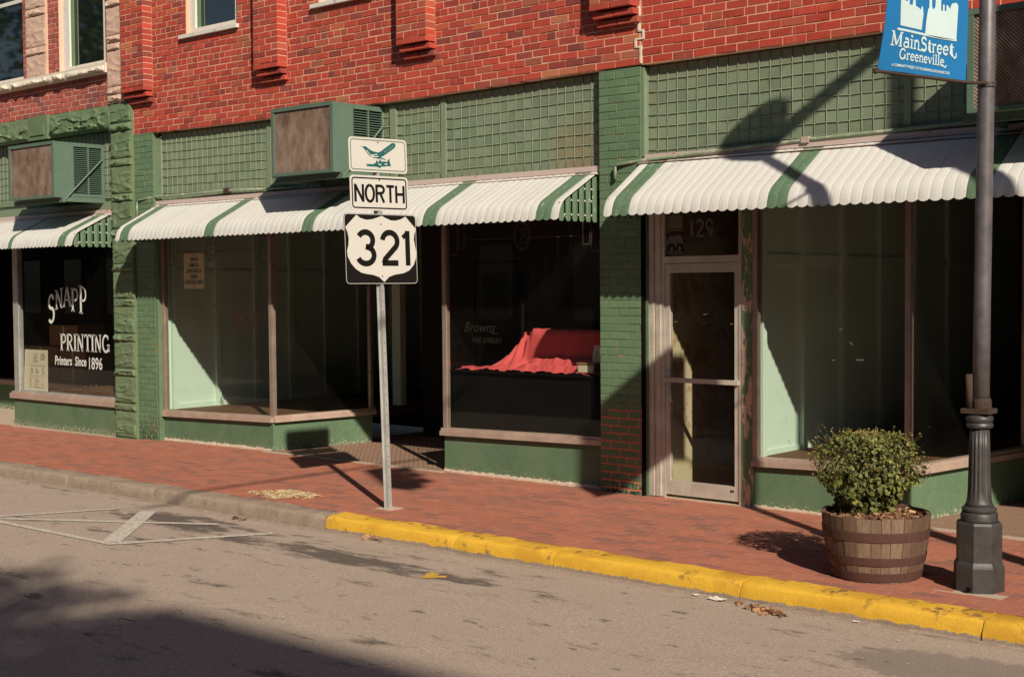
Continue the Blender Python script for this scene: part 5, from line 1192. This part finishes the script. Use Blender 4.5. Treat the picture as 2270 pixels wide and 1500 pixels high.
for k in range(480):
    z = .60+.33*r.random()**.7; a = r.uniform(0, 6.283); rr = rz_(min(z, .895), a)*(r.uniform(.95, 1.12) if z < .8 else r.uniform(.1, 1.05)); zt_ = z if z < .8 else .87+.05*r.random()
    c = Vector((CX+rr*math.cos(a), CY+rr*math.sin(a), zt_)); dr_ = Vector((math.cos(a), math.sin(a), .6)); s = r.uniform(.0038, .0062)
    bd.add([c+Vector(v)*s for v in ((1, 0, 0), (0, 1, 0), (-1, 0, 0), (0, -1, 0), (0, 0, 1), (0, 0, -1))], [(0, 1, 4), (1, 2, 4), (2, 3, 4), (3, 0, 4), (1, 0, 5), (2, 1, 5), (3, 2, 5), (0, 3, 5)])
    e = c-Vector((dr_.x*.05, dr_.y*.05, .055)); stg.tube([e, c], .0013, 3, False)
obj('buds', bd, 'bud', SH, kind='stuff')
for k in range(26):
    a = r.uniform(0, 6.283); q = r.uniform(.3, .85); stg.tube([(CX+.06*math.cos(a), CY+.06*math.sin(a), .36), (CX+.2*q*math.cos(a), CY+.2*q*math.sin(a), .52), (CX+.33*q*math.cos(a), CY+.33*q*math.sin(a), .74)], [.006, .004, .002], 5)
for (dx, dz) in ((.10, .33), (.16, .30), (.06, .30)): stg.tube([(CX+dx*.4, CY, .6), (CX+dx*.8, CY, .6+dz*.8), (CX+dx*.7, CY-.02, .6+dz*1.1)], [.0022, .0018, .001], 4)
obj('stems', stg, 'stem', SH, kind='stuff')

# ================================================================== WINDOW DISPLAYS
def hcloth(x, y):
    z = 1.062+.006*math.sin(17*x+5*y)+.004*math.sin(31*x-11*y)
    box_ = sstep(-9.02, -8.86, x+.10*(0.62-y)-.03*math.sin(9*y))
    z += box_*(.40*sstep(.44, .50, y)+.0) + sstep(-8.95, -8.80, x)*sstep(-7.72, -7.85, x)*(.11*sstep(.33, .37, y)*sstep(.50, .44, y)+.055*sstep(.20, .23, y)*sstep(.37, .33, y))
    z += (.26*math.exp(-((x+9.03)/.16)**2)*sstep(.30, .60, y) + .10*math.exp(-((x+9.20)/.18)**2)*sstep(.15, .6, y))*(1+.25*math.sin(60*x))*(1-box_)
    z += .015*math.sin(70*x+3*math.sin(9*y))*math.exp(-((x+8.98)/.10)**2)*sstep(.2, .5, y)
    z += .004*math.sin(46*x+14*y+2*math.sin(13*y))+.003*math.sin(83*x-21*y)+.0025*math.sin(29*y+40*x*y)
    return min(z, 1.462+.005*math.sin(14*x)+.003*math.sin(47*x))
g = G(); nx, ny = 150, 46
for j in range(ny+1):
    for i in range(nx+1):
        x, y = lerp(-9.62, -7.66, i/nx), lerp(.075, .66, j/ny); e = .03*math.sin(6*x)+.02*math.sin(17*x) if j == 0 else 0
        g.v.append((x, y+max(0, e), hcloth(x, y) if x > -9.60+.05*math.sin(20*y) else 1.052))
for j in range(ny):
    for i in range(nx): g.f.append((j*(nx+1)+i, j*(nx+1)+i+1, (j+1)*(nx+1)+i+1, (j+1)*(nx+1)+i))
tag(obj('display_cloth', g, 'red', None, True), 'coral red cloth draped over steps in the jewellery window', 'cloth')
bx = thing('display_box', (-7.93, .16, 1.07), 'small flat white and pink box on the red cloth', 'box'); obj('tray', G().box(-8.04, -7.84, .11, .22, 1.068, 1.15), 'card', bx); obj('front_label', G().box(-8.03, -7.85, .106, .1095, 1.075, 1.14), 'paper', bx); obj('lid', G().box(-8.05, -7.83, .105, .26, 1.1505, 1.165), 'card', bx)
cd = thing('display_card', (-7.84, .20, 1.17), 'upright white card standing behind the small box on red cloth', 'card'); obj('card_face', G().hexa([(-7.92, .18, 1.166), (-7.82, .18, 1.166), (-7.82, .185, 1.166), (-7.92, .185, 1.166), (-7.92, .215, 1.33), (-7.82, .215, 1.33), (-7.82, .22, 1.33), (-7.92, .22, 1.33)]), 'paper', cd); obj('printed_mark', G().box(-7.875, -7.865, .188, .190, 1.22, 1.27), 'ink', cd)
bk = thing('dark_bottle', (-7.78, .34, 1.17), 'dark narrow case with brass strip at the right end of red cloth', 'case'); obj('case_body', G().box(-7.83, -7.74, .30, .36, 1.17, 1.43), 'black', bk); obj('brass_strip', G().box(-7.852, -7.832, .30, .33, 1.30, 1.40), 'plate', bk)
po = thing('news_poster', (-17.75, .01, .45), 'cream newspaper page standing inside the print shop window', 'poster')
obj('sheet', G().hexa([(-18.06, .005, .452), (-17.42, .005, .452), (-17.42, .009, .452), (-18.06, .009, .452), (-18.06, .03, 1.05), (-17.45, .03, 1.05), (-17.45, .034, 1.05), (-18.06, .034, 1.05)]), 'paper', po)
ig = G(); fp = lambda x, z: (-18.06+x*.62, .0035+.025*z, .452+z*.598)
r = random.Random(4)
for (x0, x1, z0, z1) in ((.36, .60, .70, .92), (.66, .92, .76, .93), (.22, .90, .615, .63), (.22, .92, .375, .385), (.20, .92, .10, .112), (.42, .70, .12, .36), (.47, .66, .43, .59), (.25, .42, .42, .58), (.74, .90, .42, .60), (.22, .38, .14, .35), (.75, .9, .14, .34)):
    if z1-z0 > .1:
        for k in range(7):
            zz = lerp(z0, z1, k/7); a, b2 = x0+r.uniform(0, .04), x1-r.uniform(0, .10); ig.add([fp(a, zz), fp(b2, zz), fp(b2, zz+.010+r.uniform(0, .01)), fp(a, zz+.010)], [(0, 1, 2, 3)])
    else: ig.add([fp(x0, z0), fp(x1, z0), fp(x1, z1), fp(x0, z1)], [(0, 1, 2, 3)])
obj('print', ig, 'ink', po)
lp_ = thing('notice_reflection', (-14.03, .06, 1.90), 'small mirror-reversed loading notice standing in for a reflection in the mint display window', 'notice')  # hung plate stands in for a sign's reflection in the glass
g = G(); g.prism([(x-14.03, y+2.115) for x, y in rrect(.42, .44, .04)], lambda x, y, d: (x, d, y), .055, .059); obj('plate', g, 'plate', lp_)  # plate stands in for the sign's reflection in the glass
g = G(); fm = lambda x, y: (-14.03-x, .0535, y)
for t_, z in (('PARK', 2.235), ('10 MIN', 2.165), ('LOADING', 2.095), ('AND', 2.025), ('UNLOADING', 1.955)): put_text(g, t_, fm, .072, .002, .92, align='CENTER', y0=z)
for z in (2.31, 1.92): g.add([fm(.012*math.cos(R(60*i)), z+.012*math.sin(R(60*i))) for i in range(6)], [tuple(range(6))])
obj('reflected_wording', g, 'iron', lp_)
for i, (x0, x1, y0, z0, z1, lb) in enumerate(((-19.95, -19.2, 1.7, .41, .98, 'large brown cardboard carton in the recessed window, lower of two'), (-20.35, -19.5, 1.75, .985, 1.32, 'brown cardboard carton stacked on top in the recessed window'), (-21.1, -20.0, 1.7, .41, .97, 'brown cardboard carton at the very left edge'))):
    c_ = thing('cardboard_box', ((x0+x1)/2, y0, z0), lb, 'box', 'cartons in the recessed window'); obj('carton', G().box(x0, x1, y0, y0+.5, z0, z1), 'card', c_); obj('tape', G().box((x0+x1)/2-.03, (x0+x1)/2+.03, y0-.002, y0-.0005, z0+.01, z1-.01), 'paper', c_)

# ================================================================== LITTER ON THE GROUND
r = random.Random(31); g = G()
for k in range(420):
    a = r.uniform(0, 6.283); q = r.random()**.6; x, y = -9.93+.42*q*math.cos(a)*(.8+.3*math.sin(2*a)), -1.93+.20*q*math.sin(a); d = r.uniform(0, 6.283); L = r.uniform(.05, .17); z = zs(x, y)+.004+r.random()*.022*(1-q)
    p0, p1 = Vector((x-L/2*math.cos(d), y-L/2*math.sin(d), z)), Vector((x+L/2*math.cos(d), y+L/2*math.sin(d), z+r.uniform(-.002, .014))); pm = (p0+p1)/2+Vector((r.uniform(-.012, .012), r.uniform(-.012, .012), .006)); wv = Vector((-math.sin(d), math.cos(d), .3))*.0022
    g.add([p0-wv, p0+wv, pm+wv, pm-wv, p1+wv, p1-wv], [(0, 1, 2, 3), (3, 2, 4, 5)])
tag(obj('dry_grass_clump', g, 'straw'), 'flat clump of dry straw-coloured grass on the brick pavement', 'dry grass')
def scrap(cx, cy, cz, s, seed, label, name='paper_scrap', mat='scrap', cat='litter'):
    r = random.Random(seed); g = G(); n = 5
    for j in range(n+1):
        for i in range(n+1): g.v.append((cx+(i/n-.5)*s*1.5+r.uniform(-.1, .1)*s, cy+(j/n-.5)*s*.8+r.uniform(-.1, .1)*s, cz+.004+abs(r.gauss(0, .09))*s))
    for j in range(n):
        for i in range(n): g.f.append((j*(n+1)+i, j*(n+1)+i+1, (j+1)*(n+1)+i+1, (j+1)*(n+1)+i))
    tag(obj(name, g, mat), label, cat)
scrap(-4.80, -2.53, -.162, .085, 1, 'crumpled white paper in the gutter beside the yellow kerb')
scrap(-3.83, -2.50, -.162, .028, 2, 'tiny white scrap in the gutter nearest the lamp')
scrap(-4.98, -2.51, -.162, .04, 5, 'small torn white scrap left of the crumpled gutter paper')
def leaves(cx, cy, sx, sy, n, seed, label, ang=0.0, zf=None):
    r = random.Random(seed); g = G()
    for k in range(n):
        u, v = r.gauss(0, .45)*sx, r.gauss(0, .45)*sy; x, y = cx+u*math.cos(ang)-v*math.sin(ang), cy+u*math.sin(ang)+v*math.cos(ang); z = (zf(x, y) if zf else -.163+zg(x))+.012
        nn = Vector((r.uniform(-.7, .7), r.uniform(-.7, .7), 1)); leaf(g, Vector((x, y, z)), nn, Vector((r.uniform(-1, 1), r.uniform(-1, 1), 0)), r.uniform(.03, .075))
    tag(obj('leaf_litter', g, 'dryleaf'), label, 'leaves', 'drifts of dry leaves in the gutter')
leaves(-4.42, -2.60, .20, .07, 46, 1, 'larger drift of brown leaves by the kerb joint', R(-20)); leaves(-8.15, -2.49, .12, .04, 9, 2, 'few curled grey leaves where the yellow paint begins'); leaves(-9.8, -2.56, .12, .05, 10, 3, 'reddish leaf pair against the unpainted kerb')
r = random.Random(77); g = G(); g2 = G()
def fleck(g, x, y, z, s):
    n = r.choice((4, 5, 6)); a0 = r.uniform(0, 6.28); g.add([(x+s*r.uniform(.6, 1.2)*math.cos(a0+6.283*i/n), y+s*r.uniform(.6, 1.2)*math.sin(a0+6.283*i/n), z) for i in range(n)], [tuple(range(n))])
for k in range(420): x, y = r.uniform(-16, -2.4), r.uniform(-2.15, -.06); fleck(g, x, y, zs(x, y)+.0045, r.uniform(.002, .0065))
for k in range(330):
    x, y = r.uniform(-14, -2), r.uniform(-7.5, -2.5); fleck(g, x, y, -.1435+.008*(y < -4.5)-.02*max(0, min(1, (y+4.5)/2.07))+.0035+zg(x), r.uniform(.003, .011)*(1.8 if r.random() < .08 else 1))
o = obj('pale_grit', g, 'scrap'); o['label'] = 'scattered pale grit and gum spots on pavement and road'; o['category'] = 'grit'; o['kind'] = 'stuff'

# ================================================================== ACROSS THE STREET (behind the camera, seen in reflections and by its shade)
def opp(x0, x1, y1, h, label, par=()):
    T = thing('opposite_building', ((x0+x1)/2, y1, 0), label, 'building', 'buildings across the street'); obj('wall', G().box(x0, x1, y1-9, y1, -.3, h), 'oppwall', T)
    for (a, b2, hh) in par: obj('parapet', G().box(a, b2, y1-.4, y1, h+.001, hh), 'oppwall', T)
    n = int((x1-x0)/2.6)
    for f_ in range(int(h//3.6)):
        for k in range(n):
            xc = x0+(k+.5)*(x1-x0)/n; z0 = 1.0 if f_ == 0 else 3.9+(f_-1)*3.5; hh = 2.0
            wv = obj('window', G().box(xc-.62, xc+.62, y1+.0005, y1+.05, z0, z0+hh), 'inwall', T); obj('pane', G().box(xc-.54, xc+.54, y1+.0505, y1+.054, z0+.08, z0+hh-.08), 'upglass', wv)
opp(-10, 32, -15.2, 11.0, 'tall brick block across the street behind the viewer', [(-10, 7.2, 11.25)]+[(7.2+.12*k, 7.2+.12*(k+1)-.0005, 11.25+1.65*sstep(0, 17, k+.5)) for k in range(18)]+[(9.36, 32, 12.9)])  # unseen parapet ramped up to shape the road's shade edge
opp(-30, -12, -15.2, 6.6, 'low brick row across the street to the left', [(-30, -12, 6.9)]); opp(-62, -30.2, -15.4, 6.2, 'far low brick row across the street', [(-62, -30.2, 6.5)])
def tree(cx, cy, h, rad, seed, label, n=5200):
    T = thing('street_or_shadow_tree', (cx, cy, -.1), label, 'tree', 'trees across the street'); r = random.Random(seed); g = G(); g.tube([(cx, cy, -.1), (cx+.1, cy, h*.35), (cx, cy+.1, h*.75)], [.28, .2, .06], 10)
    for k in range(9):
        a = r.uniform(0, 6.28); z = h*r.uniform(.3, .6); g.tube([(cx, cy, z), (cx+rad*.5*math.cos(a), cy+rad*.5*math.sin(a), z+h*.12), (cx+rad*.85*math.cos(a), cy+rad*.85*math.sin(a), z+h*.22)], [.09, .05, .015], 6)
    obj('trunk', g, 'bark', T); g = G(); cl_ = [(r.uniform(0, 6.28), r.uniform(-.7, 1), r.random()**.5) for _ in range(46)]
    for k in range(n):
        a, se, q = r.choice(cl_); c0 = Vector((cx+rad*.9*q*math.cos(a)*math.sqrt(max(0, 1-se*se*.8)), cy+rad*.9*q*math.sin(a)*math.sqrt(max(0, 1-se*se*.8)), h*.66+h*.32*se*q)); c = c0+Vector((r.gauss(0, 1), r.gauss(0, 1), r.gauss(0, .8)))*rad*.16
        leaf(g, c, Vector((r.uniform(-1, 1), r.uniform(-1, 1), r.uniform(0, 1))), Vector((r.uniform(-1, 1), r.uniform(-1, 1), -.5)), r.uniform(.16, .34))
    obj('crown', g, 'treeleaf', T, kind='stuff')
tree(-46.5, -19, 17.0, 4.6, 5, 'tall broad tree beyond the low row, mirrored in the upper windows'); tree(-62.5, -20, 12.5, 2.6, 6, 'smaller tree beyond the low row')
def shadow_tree(cx, cy, cz, rx, ry, rz, n, seed, label):
    T = thing('street_or_shadow_tree', (cx, cy, -.1), label, 'tree', 'trees across the street'); r = random.Random(seed); g = G(); g.tube([(cx, cy, -.1), (cx, cy, cz*.6), (cx+.1, cy, cz+rz*.5)], [.22, .16, .05], 10)
    for k in range(10):
        a = -1+2*k/9; g.tube([(cx, cy, cz*.55+.1*k), (cx+a*rx*.5, cy, cz-rz*.3), (cx+a*rx*.85, cy, cz+rz*.2)], [.08, .05, .015], 6)
    obj('trunk', g, 'bark', T); g = G()
    while n:
        v = Vector((r.uniform(-1, 1), r.uniform(-1, 1), r.uniform(-1, 1))); q = v.length
        wob = .86+.10*math.sin(5*v.x+1)+.06*math.sin(11*v.x)
        if q > wob or r.random() < (q/wob)**1.6*.97: continue
        leaf(g, Vector((cx+v.x*rx, cy+v.y*ry, cz+v.z*rz)), Vector((r.uniform(-1, 1), r.uniform(-1, 1), r.uniform(0, 1))), Vector((r.uniform(-1, 1), r.uniform(-1, 1), -.5)), r.uniform(.09, .17)); n -= 1
    obj('crown', g, 'treeleaf', T, kind='stuff')
shadow_tree(4.6, -14.0, 9.35, 4.2, 1.0, 2.1, 4600, 9, 'unseen tree added behind the viewer to soften the road shadow')  # unseen tree added to soften the edge of the shade on the road
# utility pole, span wire and traffic signal just outside the right edge
UP = thing('utility_pole', (-1.70, -1.88, -.05), 'utility pole with diagonal strut added for its shadow, standing right of the lamp', 'pole')
obj('shaft', G().tube([(-1.70, -1.88, -.06), (-1.70, -1.88, 9.0)], [.085, .06], 14), 'galv', UP, True); obj('shadow_strut', G().tube([(-1.70, -1.88, 6.25), (-3.15, -1.88, 5.30)], .06, 10), 'galv', UP, True)  # strut added out of view for the diagonal shadow on the transom
SW = thing('span_wire', (-3.0, -4.5, 6.0), 'thick cable bundle strung across the street above the view', 'cable'); obj('cable', G().tube([(-3.25, -7.6, 6.02), (-3.15, -6.2, 5.99), (-3.0, -4.0, 6.0)], .026, 8), 'signblack', SW, True)
obj('tail_wire', G().tube([(-3.6, -15.2, 6.5), (-3.45, -9.6, 6.02), (-3.25, -7.6, 6.02)], .004, 5), 'signblack', SW); obj('tail_wire', G().tube([(-3.0, -4.0, 6.0), (-1.70, -1.88, 6.9)], .004, 5), 'signblack', SW)
for (tx, ty, lb) in ((-2.98, -4.9, 'traffic signal head hanging over the near lane above the view'), (-3.45, -9.6, 'traffic signal head hanging over the street centre above the view')):
    TS = thing('traffic_signal', (tx, ty, 5.0), lb, 'traffic light', 'signal heads on the span cable'); obj('housing', G().box(tx-.16, tx+.16, ty-.12, ty+.12, 5.0, 5.82), 'yellowsig', TS); obj('hanger', G().tube([(tx, ty, 5.82), (tx, ty, 5.99)], .02, 6), 'iron', TS)
    for k in range(3): obj('visor', G().tube([(tx, ty+.12, 5.15+.27*k), (tx, ty+.33, 5.14+.27*k)], .10, 12, False), 'signblack', TS)
